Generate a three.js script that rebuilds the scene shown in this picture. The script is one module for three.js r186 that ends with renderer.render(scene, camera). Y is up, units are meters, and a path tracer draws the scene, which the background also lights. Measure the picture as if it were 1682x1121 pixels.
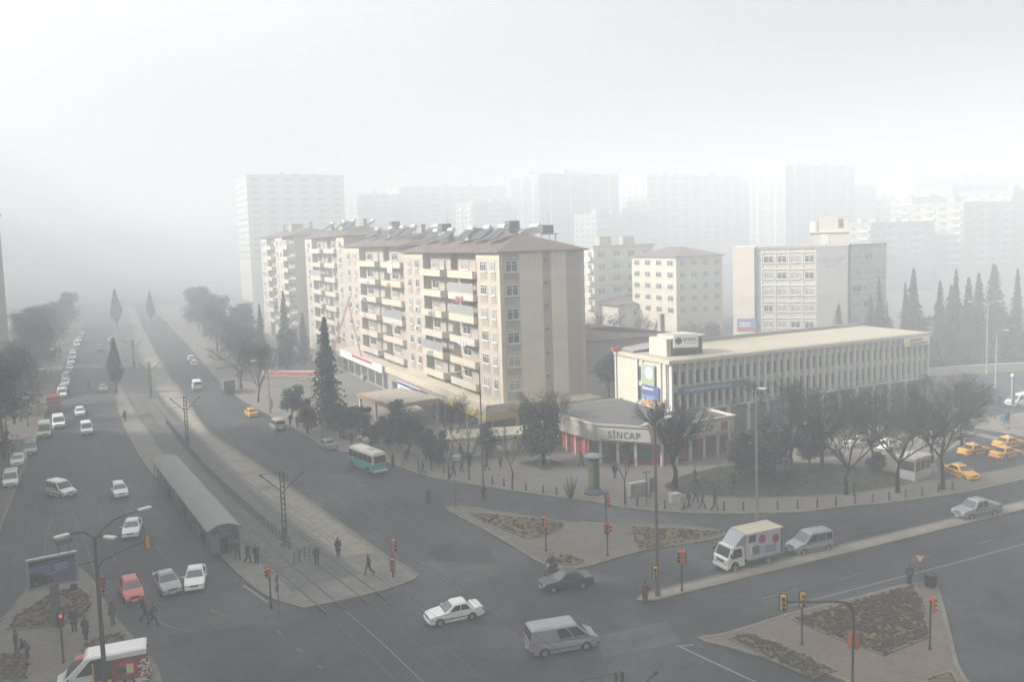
import * as THREE from 'three';
import { mergeGeometries } from 'three/addons/utils/BufferGeometryUtils.js';
import { RoundedBoxGeometry } from 'three/addons/geometries/RoundedBoxGeometry.js';
import { MarchingCubes } from 'three/addons/objects/MarchingCubes.js';

// ---------------------------------------------------------------- camera, sky, sun, exposure
const scene = new THREE.Scene();
const camera = new THREE.PerspectiveCamera(46.82, 1682 / 1121, 0.5, 3000);
camera.position.set(0, 28.3, 0);
camera.rotation.set(-0.0873, -0.4538, -0.03, 'YXZ');
camera.setViewOffset(1682, 1212, 0, 91, 1682, 1121);
const renderer = new THREE.WebGLRenderer({ antialias: true });
renderer.toneMapping = THREE.LinearToneMapping;
renderer.toneMappingExposure = 2.35;
renderer.shadowMap.enabled = true;
const SUN = new THREE.Vector3(-0.84, 0.52, -0.3).normalize();
{
  // winter smog under a thin bright overcast: whitest round the hidden sun, greyer away from it
  const W = 256, Hh = 128, d = new Float32Array(W * Hh * 4), v = new THREE.Vector3();
  for (let j = 0; j < Hh; j++) for (let i = 0; i < W; i++) {
    const up = ((j + 0.5) / Hh - 0.5) * Math.PI, az = ((i + 0.5) / W - 0.5) * 2 * Math.PI;
    v.set(Math.cos(az) * Math.cos(up), Math.sin(up), Math.sin(az) * Math.cos(up));
    const c = Math.max(0, v.dot(SUN) * 0.5 + 0.5), glow = 1.9 * Math.pow(c, 2.5) + 1.2 * Math.pow(c, 9);
    const L = 0.42 * (0.38 + glow) * (0.95 + 0.3 * Math.max(0, v.y)), k = (j * W + i) * 4;
    const warm = Math.min(1, glow / 1.2);
    d[k] = L * (0.972 + 0.02 * warm); d[k + 1] = L * 0.995; d[k + 2] = L * (1.015 - 0.02 * warm); d[k + 3] = 1;
  }
  const t = new THREE.DataTexture(d, W, Hh, THREE.RGBAFormat, THREE.FloatType);
  t.mapping = THREE.EquirectangularReflectionMapping; t.magFilter = THREE.LinearFilter; t.minFilter = THREE.LinearFilter; t.needsUpdate = true;
  scene.background = t; scene.environment = t;
}
const sun = new THREE.DirectionalLight(0xfff7ee, 5.0);
sun.position.copy(SUN).multiplyScalar(300).add(new THREE.Vector3(50, 0, -110));
sun.target.position.set(50, 0, -110); scene.add(sun, sun.target);
sun.castShadow = true; sun.shadow.radius = 22; sun.shadow.mapSize.set(4096, 4096);
Object.assign(sun.shadow.camera, { left: -220, right: 220, top: 220, bottom: -220, near: 1, far: 800 });
scene.fog = new THREE.FogExp2(new THREE.Color().setRGB(0.885, 0.953, 1.0), 0.0039);

// ---------------------------------------------------------------- helpers
let seed = 7;
function rnd() { seed = (seed * 1664525 + 1013904223) >>> 0; return seed / 4294967296; }
const rr = (a, b) => a + (b - a) * rnd();
const hash = (x, y) => { let h = (Math.imul(x | 0, 374761393) + Math.imul(y | 0, 668265263)) | 0; h = Math.imul(h ^ (h >>> 13), 1274126177); return ((h ^ (h >>> 16)) >>> 0) / 4294967296; };
function vnoise(x, y, per = 0) {
  const xi = Math.floor(x), yi = Math.floor(y), fx = x - xi, fy = y - yi, m = (n) => per ? ((n % per) + per) % per : n;
  const s = fx * fx * (3 - 2 * fx), t = fy * fy * (3 - 2 * fy);
  const a = hash(m(xi), m(yi)), b = hash(m(xi + 1), m(yi)), c = hash(m(xi), m(yi + 1)), e = hash(m(xi + 1), m(yi + 1));
  return a + (b - a) * s + (c - a) * t + (a - b - c + e) * s * t;
}
const fbm = (x, y, o = 4, per = 0) => { let s = 0, a = 0.5, f = 1; for (let i = 0; i < o; i++) { s += a * vnoise(x * f, y * f, per * f); a *= 0.5; f *= 2; } return s / (1 - Math.pow(0.5, o)); };
const rgb = (r, g, b) => new THREE.Color().setRGB(r, g, b);
const V = (x, y, z) => new THREE.Vector3(x, y, z);
const taken = new Map();
function numbered(n) { const k = taken.get(n) ?? 0; taken.set(n, k + 1); return k ? n + '_' + String(k).padStart(3, '0') : n; }
function tag(o, label, category, group, kind) {
  o.userData.label = label; if (category) o.userData.category = category;
  if (group) o.userData.group = group; if (kind) o.userData.kind = kind; return o;
}
function thing(name, label, category, at = [0, 0], turn = 0, group) {
  const o = new THREE.Group(); o.name = numbered(name); scene.add(o);
  if (at.length === 2) o.position.set(at[0], 0, at[1]); else o.position.set(...at);
  o.rotation.y = turn; return tag(o, label, category, group);
}
function part(name, geo, m, parent) {
  const o = new THREE.Mesh(Array.isArray(geo) ? merge(geo) : geo, m); o.name = name; o.castShadow = o.receiveShadow = true;
  (parent ?? scene).add(o); return o;
}
function struct(name, geo, m, label) { const o = part(numbered(name), geo, m); o.userData.kind = 'structure'; if (label) o.userData.label = label; return o; }
function dup(root, at, turn, label, group) {
  const r = root.clone(); r.userData = { ...root.userData }; r.name = numbered(root.name.replace(/_\d{3}$/, '')); scene.add(r);
  if (at.length === 2) r.position.set(at[0], 0, at[1]); else r.position.set(...at);
  r.rotation.y = turn; if (label) r.userData.label = label; if (group) r.userData.group = group; return r;
}
function merge(list) {
  const l = list.flat(3).map((g) => { let q = g.index ? g.toNonIndexed() : g; for (const k of Object.keys(q.attributes)) if (!['position', 'normal', 'uv'].includes(k)) q.deleteAttribute(k); if (!q.attributes.uv) q.setAttribute('uv', new THREE.BufferAttribute(new Float32Array(q.attributes.position.count * 2), 2)); return q; });
  return l.length === 1 ? l[0] : mergeGeometries(l);
}
// uv in metres from the dominant side of each face
function metric(g, s = 1) {
  if (g.index) g = g.toNonIndexed();
  const p = g.attributes.position, n = g.attributes.normal, uv = new Float32Array(p.count * 2);
  for (let i = 0; i < p.count; i++) {
    const x = p.getX(i), y = p.getY(i), z = p.getZ(i), ax = Math.abs(n.getX(i)), ay = Math.abs(n.getY(i)), az = Math.abs(n.getZ(i));
    const [u, v] = ay >= ax && ay >= az ? [x, z] : ax >= az ? [z, y] : [x, y];
    uv[2 * i] = u * s; uv[2 * i + 1] = v * s;
  }
  g.setAttribute('uv', new THREE.BufferAttribute(uv, 2)); return g;
}
const box = (w, h, d, x = 0, y = 0, z = 0, ry = 0) => { const g = new THREE.BoxGeometry(w, h, d); if (ry) g.rotateY(ry); g.translate(x, y, z); return metric(g); };
const rbox = (w, h, d, x = 0, y = 0, z = 0, r = 0.05, s = 2) => new RoundedBoxGeometry(w, h, d, s, Math.min(r, w / 2.01, h / 2.01, d / 2.01)).translate(x, y, z);
const span = (x0, x1, y0, y1, z0, z1) => box(x1 - x0, y1 - y0, z1 - z0, (x0 + x1) / 2, (y0 + y1) / 2, (z0 + z1) / 2);
function tube(a, b, r0, r1 = r0, n = 8, open = false) {
  const d = b.clone().sub(a), g = new THREE.CylinderGeometry(r1, r0, d.length(), n, 1, open);
  g.applyQuaternion(new THREE.Quaternion().setFromUnitVectors(V(0, 1, 0), d.clone().normalize()));
  const m = a.clone().add(b).multiplyScalar(0.5); return g.translate(m.x, m.y, m.z);
}
const bend = (pts, r, n = 6, k = 20) => new THREE.TubeGeometry(new THREE.CatmullRomCurve3(pts), k, r, n, false);
function lathe(pts, n = 16) { return new THREE.LatheGeometry(pts.map(([r, y]) => new THREE.Vector2(r, y)), n); }
// flat-sided solid from rings of equal length
function loft(rings, capA = true, capB = true) {
  const pos = [], tri = (a, b, c) => pos.push(a.x, a.y, a.z, b.x, b.y, b.z, c.x, c.y, c.z), n = rings[0].length;
  for (let k = 0; k + 1 < rings.length; k++) for (let i = 0; i < n; i++) {
    const a = rings[k][i], b = rings[k][(i + 1) % n], c = rings[k + 1][(i + 1) % n], e = rings[k + 1][i];
    tri(a, b, c); tri(a, c, e);
  }
  const cap = (r, f) => { const m = r.reduce((s, p) => s.add(p), V(0, 0, 0)).multiplyScalar(1 / n); for (let i = 0; i < n; i++) f ? tri(m, r[(i + 1) % n], r[i]) : tri(m, r[i], r[(i + 1) % n]); };
  if (capA) cap(rings[0], true); if (capB) cap(rings[rings.length - 1], false);
  const g = new THREE.BufferGeometry(); g.setAttribute('position', new THREE.Float32BufferAttribute(pos, 3)); g.computeVertexNormals(); return metric(g);
}
// four-cornered slab of thickness t behind its outer face (corners counter-clockwise seen from outside)
function quadSlab(a, b, c, d, t) {
  const n = b.clone().sub(a).cross(d.clone().sub(a)).normalize().multiplyScalar(-t);
  return loft([[a, b, c, d].map((p) => p.clone().add(n)), [a, b, c, d]]);
}
// prism along a plan polyline of [x, z], from l metres to its left to r metres to its right, mitred
function ribbon(pts, l, r, y0, y1, closed = false) {
  const n = pts.length, L = [], R = [];
  for (let i = 0; i < n; i++) {
    const p = pts[i], a = i > 0 ? pts[i - 1] : closed ? pts[n - 1] : null, b = i < n - 1 ? pts[i + 1] : closed ? pts[0] : null;
    const dir = (u, v) => { const q = [v[0] - u[0], v[1] - u[1]], k = Math.hypot(...q) || 1; return [q[0] / k, q[1] / k]; };
    const d1 = a ? dir(a, p) : dir(p, b), d2 = b ? dir(p, b) : d1;
    let nx = d1[1] + d2[1], nz = -(d1[0] + d2[0]); const k = Math.hypot(nx, nz) || 1; nx /= k; nz /= k;
    const s = 1 / Math.max(0.45, nx * d1[1] - nz * d1[0]);
    L.push([p[0] + nx * s * l, p[1] + nz * s * l]); R.push([p[0] - nx * s * r, p[1] - nz * s * r]);
  }
  const pos = [], q = (A, B, C, D) => pos.push(...A, ...B, ...C, ...A, ...C, ...D), m = closed ? n : n - 1;
  const t = (p) => [p[0], y1, p[1]], u = (p) => [p[0], y0, p[1]];
  for (let i = 0; i < m; i++) {
    const j = (i + 1) % n;
    q(t(L[i]), t(R[i]), t(R[j]), t(L[j]));
    if (y1 - y0 > 0.001) { q(u(L[i]), t(L[i]), t(L[j]), u(L[j])); q(t(R[i]), u(R[i]), u(R[j]), t(R[j])); }
  }
  if (!closed && y1 - y0 > 0.001) { q(u(L[0]), u(R[0]), t(R[0]), t(L[0])); q(t(L[n - 1]), t(R[n - 1]), u(R[n - 1]), u(L[n - 1])); }
  const g = new THREE.BufferGeometry(); g.setAttribute('position', new THREE.Float32BufferAttribute(pos, 3)); g.computeVertexNormals(); return metric(g);
}
function shapeOf(pts) { const s = new THREE.Shape(); pts.forEach(([x, z], i) => i ? s.lineTo(x, -z) : s.moveTo(x, -z)); return s; }
function slabGeo(pts, y0, y1) { const g = new THREE.ExtrudeGeometry(shapeOf(pts), { depth: y1 - y0, bevelEnabled: false }); g.rotateX(-Math.PI / 2); g.translate(0, y0, 0); return metric(g); }
function sheetGeo(pts, y) { const g = new THREE.ShapeGeometry(shapeOf(pts)); g.rotateX(-Math.PI / 2); g.translate(0, y, 0); return metric(g); }
const area = (pts) => pts.reduce((s, p, i) => { const q = pts[(i + 1) % pts.length]; return s + p[0] * q[1] - q[0] * p[1]; }, 0) / 2;
function smooth(pts, k = 6, closed = false) {
  const c = new THREE.CatmullRomCurve3(pts.map(([x, z]) => V(x, 0, z)), closed, 'centripetal');
  return c.getPoints((pts.length - (closed ? 0 : 1)) * k).map((p) => [p.x, p.z]).slice(0, closed ? -1 : undefined);
}
function at(pts, z) { for (let i = 0; i + 1 < pts.length; i++) { const [x0, z0] = pts[i], [x1, z1] = pts[i + 1]; if ((z - z0) * (z - z1) <= 0) return x0 + (x1 - x0) * (z - z0) / (z1 - z0 || 1); } return pts[pts.length - 1][0]; }
function dashes(pts, on, off, w, y, start = 0) {
  const out = []; let pos = -start, run = [], pen = start === 0;
  const c = new THREE.CatmullRomCurve3(pts.map(([x, z]) => V(x, 0, z)), false, 'centripetal'), len = c.getLength(), step = 0.5;
  for (let s = 0; s <= len; s += step) {
    const t = (s + start) % (on + off), p = c.getPointAt(Math.min(1, s / len));
    if (t < on) run.push([p.x, p.z]); else { if (run.length > 1) out.push(ribbon(run, w / 2, w / 2, y, y)); run = []; }
  }
  if (run.length > 1) out.push(ribbon(run, w / 2, w / 2, y, y));
  return out;
}

// ---------------------------------------------------------------- textures and materials
function tex(size, metres, fn, srgb = true) {
  const d = new Uint8Array(size * size * 4);
  for (let j = 0; j < size; j++) for (let i = 0; i < size; i++) {
    const c = fn(i / size, j / size, i, j), k = (j * size + i) * 4;
    for (let q = 0; q < 3; q++) d[k + q] = Math.max(0, Math.min(255, (srgb ? (c[q] <= 0.0031308 ? c[q] * 12.92 : 1.055 * Math.pow(c[q], 1 / 2.4) - 0.055) : c[q]) * 255));
    d[k + 3] = 255;
  }
  const t = new THREE.DataTexture(d, size, size); if (srgb) t.colorSpace = THREE.SRGBColorSpace;
  t.wrapS = t.wrapT = THREE.RepeatWrapping; t.magFilter = THREE.LinearFilter; t.minFilter = THREE.LinearMipmapLinearFilter; t.generateMipmaps = true;
  t.repeat.set(1 / metres, 1 / metres); t.needsUpdate = true; return t;
}
const mat = (r, g, b, rough = 0.85, o = {}) => new THREE.MeshStandardMaterial({ color: rgb(r, g, b), roughness: rough, ...o });
const grainTex = (s, m, c, amp, fine, coarse) => tex(s, m, (u, v, i, j) => { const n = 1 + amp * ((fbm(u * coarse, v * coarse, 5, coarse) - 0.5) * 1.6 + (hash(i, j) - 0.5) * fine); return c.map((x) => x * n); });
const T = {
  asphalt: tex(1024, 16, (u, v, i, j) => {
    let n = 1 + 0.9 * (fbm(u * 9, v * 9, 5, 9) - 0.5) + 0.35 * (hash(i, j) - 0.5);
    const cr = Math.abs(fbm(u * 4 + 3.1, v * 4, 4, 4) - 0.5); if (cr < 0.005) n *= 0.5;
    const oil = fbm(u * 14 + 5, v * 14, 3, 14); if (oil > 0.68) n *= 0.75; if (oil < 0.27) n *= 1.25;
    return [0.036 * n, 0.038 * n, 0.042 * n];
  }),
  paving: tex(1024, 8, (u, v, i, j) => {
    const cx = Math.floor(u * 20), cy = Math.floor(v * 20), fx = u * 20 - cx, fy = v * 20 - cy, joint = fx < 0.06 || fy < 0.06;
    const n = (0.9 + 0.2 * hash(cx, cy)) * (1 + 0.35 * (fbm(u * 6, v * 6, 4, 6) - 0.5) + 0.14 * (hash(i, j) - 0.5)) * (joint ? 0.75 : 1);
    return [0.175 * n, 0.158 * n, 0.138 * n];
  }),
  concrete: grainTex(512, 6, [0.18, 0.172, 0.155], 0.4, 0.5, 7),
  sand: grainTex(512, 7, [0.25, 0.228, 0.185], 0.5, 0.5, 9),
  track: grainTex(512, 5, [0.105, 0.103, 0.098], 0.6, 0.7, 9),
  soil: tex(512, 4, (u, v, i, j) => { const a = fbm(u * 8, v * 8, 5, 8), n = 0.45 + 1.1 * fbm(u * 22, v * 22, 3, 22) + 0.3 * (hash(i, j) - 0.5), g = a > 0.55 ? 1 : 0; return [(0.12 + 0.03 * g) * n, (0.08 + 0.035 * g) * n, 0.045 * n]; }),
  plaster: tex(1024, 11, (u, v, i, j) => { const st = fbm(u * 60, v * 4, 3, 4), pt = fbm(u * 5, v * 5, 4, 5), n = 1 + 0.3 * (pt - 0.5) + 0.12 * (hash(i, j) - 0.5) - (st > 0.6 ? (st - 0.6) * 1.4 : 0) - (pt > 0.64 ? 0.1 : 0); return [n, n * 0.995, n * 0.98]; }),
  tiles: tex(512, 4, (u, v, i, j) => { const r = (v * 12) % 1, n = (0.8 + 0.3 * r) * (0.85 + 0.3 * hash(Math.floor(u * 16), Math.floor(v * 12))) * (1 + 0.2 * (hash(i, j) - 0.5)); return [0.105 * n, 0.075 * n, 0.066 * n]; }),
  bark: grainTex(256, 1.2, [1, 1, 1], 0.7, 0.5, 10),
  ground: grainTex(512, 20, [0.12, 0.115, 0.1], 0.5, 0.4, 10),
};
const plaster = (r, g, b) => new THREE.MeshStandardMaterial({ color: rgb(r * 0.8, g * 0.8, b * 0.8), map: T.plaster, roughness: 0.93 });
const M = {
  asphalt: new THREE.MeshStandardMaterial({ map: T.asphalt, vertexColors: true, roughness: 0.82 }),
  patch: new THREE.MeshStandardMaterial({ map: T.asphalt, roughness: 0.85, color: rgb(0.82, 0.82, 0.84) }),
  paving: new THREE.MeshStandardMaterial({ map: T.paving, roughness: 0.9 }),
  pink: new THREE.MeshStandardMaterial({ map: T.paving, roughness: 0.9, color: rgb(0.92, 0.78, 0.72) }),
  concrete: new THREE.MeshStandardMaterial({ map: T.concrete, roughness: 0.9 }),
  sand: new THREE.MeshStandardMaterial({ map: T.sand, roughness: 0.95 }),
  track: new THREE.MeshStandardMaterial({ map: T.track, roughness: 0.9 }),
  soil: new THREE.MeshStandardMaterial({ map: T.soil, roughness: 1 }),
  ground: new THREE.MeshStandardMaterial({ map: T.ground, roughness: 1 }),
  kerb: new THREE.MeshStandardMaterial({ map: T.concrete, roughness: 0.9, color: rgb(1.0, 0.97, 0.88) }),
  paint: new THREE.MeshStandardMaterial({ map: T.plaster, roughness: 0.8, color: rgb(0.21, 0.21, 0.205) }),
  worn: new THREE.MeshStandardMaterial({ map: T.plaster, roughness: 0.85, color: rgb(0.15, 0.15, 0.145) }),
  rail: mat(0.07, 0.062, 0.056, 0.5, { metalness: 0.6 }),
  shine: mat(0.16, 0.155, 0.15, 0.45, { metalness: 0.6 }),
  tiles: new THREE.MeshStandardMaterial({ map: T.tiles, roughness: 0.9 }),
  cream: plaster(0.64, 0.575, 0.45), beige: plaster(0.52, 0.46, 0.385), pale: plaster(0.6, 0.56, 0.49), white: plaster(0.7, 0.69, 0.66), warm: plaster(0.74, 0.66, 0.56), mid: plaster(0.4, 0.365, 0.32), grey: plaster(0.34, 0.34, 0.34), slate: plaster(0.12, 0.135, 0.15), bluegrey: plaster(0.3, 0.34, 0.37), brown: plaster(0.2, 0.15, 0.12), red: plaster(0.5, 0.1, 0.08), yellow: plaster(0.55, 0.42, 0.14), roofgrey: plaster(0.13, 0.13, 0.13), rooftan: plaster(0.46, 0.41, 0.33), salmon: plaster(0.5, 0.27, 0.2), blue: plaster(0.08, 0.12, 0.26), green: plaster(0.07, 0.13, 0.09),
  glass: new THREE.MeshPhysicalMaterial({ color: rgb(0.035, 0.045, 0.05), roughness: 0.12, clearcoat: 0.5, clearcoatRoughness: 0.05 }),
  curtain: new THREE.MeshPhysicalMaterial({ color: rgb(0.28, 0.28, 0.27), roughness: 0.25, clearcoat: 0.5, clearcoatRoughness: 0.05 }),
  frame: mat(0.62, 0.61, 0.58, 0.6), frameDark: mat(0.12, 0.11, 0.1, 0.6), alu: mat(0.4, 0.41, 0.42, 0.4, { metalness: 0.7 }),
  tyre: mat(0.018, 0.018, 0.018, 0.9), rim: mat(0.4, 0.4, 0.41, 0.35, { metalness: 0.6 }), black: mat(0.02, 0.02, 0.021, 0.6), blackPlastic: mat(0.035, 0.035, 0.037, 0.7),
  lampGlass: mat(0.6, 0.6, 0.58, 0.15), tail: mat(0.35, 0.02, 0.02, 0.3), plate: mat(0.6, 0.6, 0.58, 0.6), amberLamp: mat(0.6, 0.22, 0.03, 0.4),
  pole: mat(0.16, 0.15, 0.13, 0.6, { metalness: 0.3 }), poleDark: mat(0.045, 0.043, 0.042, 0.6, { metalness: 0.2 }), polePale: mat(0.3, 0.29, 0.26, 0.6, { metalness: 0.2 }), greenMetal: mat(0.09, 0.13, 0.12, 0.6), lampHead: mat(0.6, 0.6, 0.58, 0.4), wood: mat(0.16, 0.1, 0.06, 0.9), orange: mat(0.6, 0.16, 0.05, 0.55), amber: mat(0.62, 0.36, 0.05, 0.55), signRed: mat(0.5, 0.04, 0.03, 0.5), panel: mat(0.03, 0.036, 0.045, 0.55),
};
// ---------------------------------------------------------------- ground, roads, tram bed, pavements
struct('ground', (() => { const g = new THREE.PlaneGeometry(1700, 1700); g.rotateX(-Math.PI / 2); g.translate(60, -0.05, -420); return metric(g); })(), M.ground, 'bare grey brown ground reaching away into the haze');
{
  // carriageways: one asphalt sheet, toned by resurfaced strips, oil and dust
  const x0 = -60, x1 = 190, z0 = -520, z1 = -12, nx = 230, nz = 380, g = new THREE.PlaneGeometry(x1 - x0, z1 - z0, nx, nz);
  g.rotateX(-Math.PI / 2); g.translate((x0 + x1) / 2, 0, (z0 + z1) / 2);
  const p = g.attributes.position, c = new Float32Array(p.count * 3), uv = g.attributes.uv;
  for (let i = 0; i < p.count; i++) {
    const x = p.getX(i), z = p.getZ(i);
    let k = 0.25 + 1.45 * fbm(x * 0.13, z * 0.07, 5) + 0.3 * (vnoise(x * 0.5, z * 0.12) - 0.5);
    const dust = Math.max(0, fbm(x * 0.06 + 9, z * 0.06 + 4, 4) - 0.52) * 4.2;
    c[3 * i] = k + dust * 1.1; c[3 * i + 1] = k + dust * 0.95; c[3 * i + 2] = k + dust * 0.75; uv.setXY(i, x, z);
  }
  g.setAttribute('color', new THREE.BufferAttribute(c, 3)); struct('road', g, M.asphalt, 'worn grey asphalt of the avenue and the crossing street');
}
const R4 = smooth([[12.5, -470], [10.2, -320], [9.1, -240], [9.02, -186], [11.5, -139], [13.56, -108.2], [15.8, -87.4], [16.85, -78.6], [18.9, -64.7], [19.97, -56.8], [20.9, -48], [21.9, -38], [23, -26]]);
const off = (pts, dx) => pts.map(([x, z]) => [x + dx, z]);
const cut = (pts, za, zb) => pts.filter((p) => p[1] >= za && p[1] <= zb);
const medL = smooth([[13.03, -65.29], [11.25, -68.27], [9.78, -74.12], [8.36, -85.24], [7.11, -99.25], [4.48, -120.42], [2.83, -149.93], [2.35, -175.22], [3.4, -240], [5, -330], [7.5, -470]]);
const medR = smooth([[15.9, -65.18], [20.04, -65.5], [22.78, -66.67], [22.73, -69.02], [22, -72.41], [21.33, -78.07], [20.19, -88.33], [19.16, -97.67], [17.88, -108.15], [16.26, -121.17], [14.23, -137.66], [13.99, -170.73], [13.6, -240], [14.6, -330], [17, -470]]);
const KERB = 0.2;
function pavement(name, pts, label, m = M.paving, h = 0.13, kerbs = true) {
  if (area(pts) < 0) pts = pts.slice().reverse();
  const o = struct(name, slabGeo(pts, -0.04, h), m, label);
  if (kerbs) part('kerb', ribbon(pts, 0.14, 0.14, -0.03, h + 0.025, true), M.kerb, o);
  return o;
}
// median with tram platform, tracks and sandy verge
{
  const o = pavement('median', [...medL, ...medR.slice().reverse()], 'long median carrying the tram platform and two tracks', M.concrete, 0.1);
  part('track_bed', ribbon(cut(off(R4, -2.4), -468, -69), 3.0, 3.0, 0.02, 0.106), M.track, o);
  const sandL = off(cut(R4, -250, -74), 1.1), sandR = sandL.map(([x, z]) => [at(medR, z) - 0.45, z]);
  part('sandy_verge', slabGeo([...sandL, ...sandR.reverse()], 0.05, 0.112), M.sand, o);
  for (const dx of [0, -1.435, -3.4, -4.83]) {
    part('rail', ribbon(cut(off(R4, dx), -468, -63), 0.06, 0.06, 0.05, 0.14), M.rail, o);
    part('rail', ribbon(cut(off(R4, dx), -63.5, -26), 0.05, 0.05, 0.0, 0.02), dx === -3.4 ? M.shine : M.rail, o);
  }
}
// verge and pavement along the avenue, beside the trees
pavement('pavement', [[-60, -12], [-10.6, -12], [-10.6, -60], [-10.45, -100.59], [-10.14, -118.17], [-9.51, -163.83], [-8.4, -240], [-6, -330], [-3, -470], [-60, -470]], 'grey pavement along the avenue under the trees', new THREE.MeshStandardMaterial({ map: T.paving, color: rgb(0.62, 0.62, 0.6), roughness: 0.9 }));
// plaza in front of the flats and the low building
const plazaKerb = smooth([[24.5, -470], [23.6, -280], [22.6, -205], [22.54, -172.42], [24.42, -149.8], [26.1, -132.79], [28.43, -114.1], [31.23, -107.68], [32.87, -102.01], [34.26, -95.59], [36.16, -91.67], [37.83, -88.88], [40.69, -84.32], [43.55, -79.91], [45.71, -77.07], [48.61, -71.93], [54.12, -66.76], [58.51, -64.32], [62.39, -62.39], [65.89, -61.84], [72.74, -59.97], [80.39, -58.69], [90.84, -58.3], [103, -59.2]], 4);
pavement('plaza', [...plazaKerb, [106, -61], [106, -84], [122, -86], [124, -108], [125, -470]], 'tan paved plaza in front of the flats and shops');
// islands
pavement('traffic_island', smooth([[31.97, -82.57], [32.54, -75.13], [33.02, -68.67], [33.33, -63.9], [34.18, -61.66], [36.38, -61.3], [42.12, -61.87], [47.69, -61.2], [51.3, -61.28], [51.57, -62.47], [47.68, -66.82], [43.64, -69.26], [40.42, -72.04], [36.45, -77.74], [33.92, -81.38]], 3, true), 'triangular paved traffic island between the slip lane and the crossing', new THREE.MeshStandardMaterial({ map: T.paving, roughness: 0.9, color: rgb(0.9, 0.85, 0.8) }));
pavement('street_median', [[36.2, -53.4], [37.2, -54.1], [104, -53.2], [104, -51.6], [37.4, -52.8]], 'narrow sandy median of the crossing street', M.sand);
pavement('corner_island', smooth([[36.28, -46], [38.15, -45.66], [44.54, -45.8], [51.53, -45.33], [56.6, -45.05], [57.81, -44.34], [56.07, -42.32], [51.13, -37.75], [46.91, -33.55], [44.5, -27], [39, -27], [40.61, -37.09], [39.1, -40.21], [37.28, -44]], 3, true), 'pinkish paved corner island with two planting beds', M.pink);
pavement('billboard_island', smooth([[-6.22, -82.71], [-4.69, -85.8], [-2.69, -82.98], [-0.74, -72.59], [0.66, -66.49], [1.76, -61.96], [2.09, -58.71], [1.5, -46], [-9.5, -46], [-9.58, -65.27], [-9.09, -70.75], [-8.17, -73.45]], 3, true), 'paved island under the billboard', M.paving);
pavement('far_corner_pavement', [[110, -70], [126, -70], [128, -79], [113, -80.5], [109, -77]], 'pale tan pavement beside the side street');
// soil beds: uneven earth with dry tufts
const tuftGeo = (() => { const l = []; for (let i = 0; i < 7; i++) { const a = i * 2.4, r = 0.05; l.push(loft([[V(r * Math.cos(a), 0, r * Math.sin(a)), V(r * Math.cos(a + 2), 0, r * Math.sin(a + 2)), V(r * Math.cos(a + 4), 0, r * Math.sin(a + 4))], [V(0.09 * Math.cos(a), 0.12, 0.09 * Math.sin(a)), V(0.1 * Math.cos(a), 0.13, 0.095 * Math.sin(a)), V(0.1 * Math.cos(a), 0.12, 0.1 * Math.sin(a))]], false, true)); } return merge(l); })();
const inside = (pts, x, z) => { let c = false; for (let i = 0, j = pts.length - 1; i < pts.length; j = i++) { const [xi, zi] = pts[i], [xj, zj] = pts[j]; if ((zi > z) !== (zj > z) && x < (xj - xi) * (z - zi) / (zj - zi) + xi) c = !c; } return c; };
const tuftMats = [mat(0.1, 0.07, 0.035, 1), mat(0.06, 0.052, 0.022, 1), mat(0.14, 0.105, 0.055, 1)];
function bed(pts, label, m = M.soil, edge = M.kerb, per = 5, y = 0.13) {
  if (area(pts) < 0) pts = pts.slice().reverse();
  const xs = pts.map((p) => p[0]), zs = pts.map((p) => p[1]), bx = [Math.min(...xs), Math.max(...xs)], bz = [Math.min(...zs), Math.max(...zs)], pos = [], step = 0.3;
  const hy = (x, z) => y + 0.03 + 0.1 * fbm(x * 0.9, z * 0.9, 3);
  const o = struct('planting_bed', slabGeo(pts, y - 0.05, y + 0.035), m, label);
  part('bed_edging', ribbon(pts, 0.07, 0.07, y - 0.05, y + 0.09, true), edge, o);
  const clods = [], n = Math.floor(Math.abs(area(pts)) * per);
  const sets = [[], [], [], []];
  for (let i = 0; i < n * 2; i++) { const x = rr(...bx), z = rr(...bz); if (inside(pts, x, z)) { if (i % 9 === 3) sets[3].push([x, z]); else for (let q = 0; q < 3; q++) sets[(i + q) % 3].push([x + rr(-0.12, 0.12), z + rr(-0.12, 0.12)]); } }
  const d = new THREE.Object3D(), clod = new THREE.IcosahedronGeometry(0.09, 0);
  sets.forEach((s, k) => {
    if (!s.length) return;
    const im = new THREE.InstancedMesh(k === 3 ? clod : tuftGeo, k === 3 ? m : tuftMats[k], s.length); im.name = k === 3 ? 'earth_clods' : 'dry_grass'; im.userData.kind = 'stuff'; im.castShadow = im.receiveShadow = true;
    s.forEach(([x, z], i) => { d.position.set(x, y + 0.03, z); d.rotation.set(0, rr(0, 6.28), 0); const q = rr(0.6, 1.5); d.scale.set(q, q * (k === 3 ? 0.5 : 0.8), q); d.updateMatrix(); im.setMatrixAt(i, d.matrix); });
    o.add(im);
  });
  return o;
}
bed(smooth([[33.12, -79.53], [36.85, -75.71], [39.96, -71.48], [37.45, -69.77], [35.1, -69.65], [34.35, -72.02]], 2, true), 'dry soil bed at the narrow end of the traffic island');
bed([[44.92, -67.46], [51.63, -61.85], [49.14, -61.26], [42.21, -61.81], [43.21, -64.43]], 'brown soil bed on the traffic island beside the slip lane');
bed(smooth([[34.28, -63.99], [36, -64.3], [36.49, -62.19], [34.81, -62.23]], 2, true), 'little soil patch behind the dark sedan');
bed([[43.82, -44.94], [49.89, -45.02], [56.1, -44.65], [54.79, -43.06], [49.92, -38.43], [45.07, -38.13], [44.38, -41.07]], 'large rough planting bed on the corner island', M.soil, M.kerb, 14);
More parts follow.
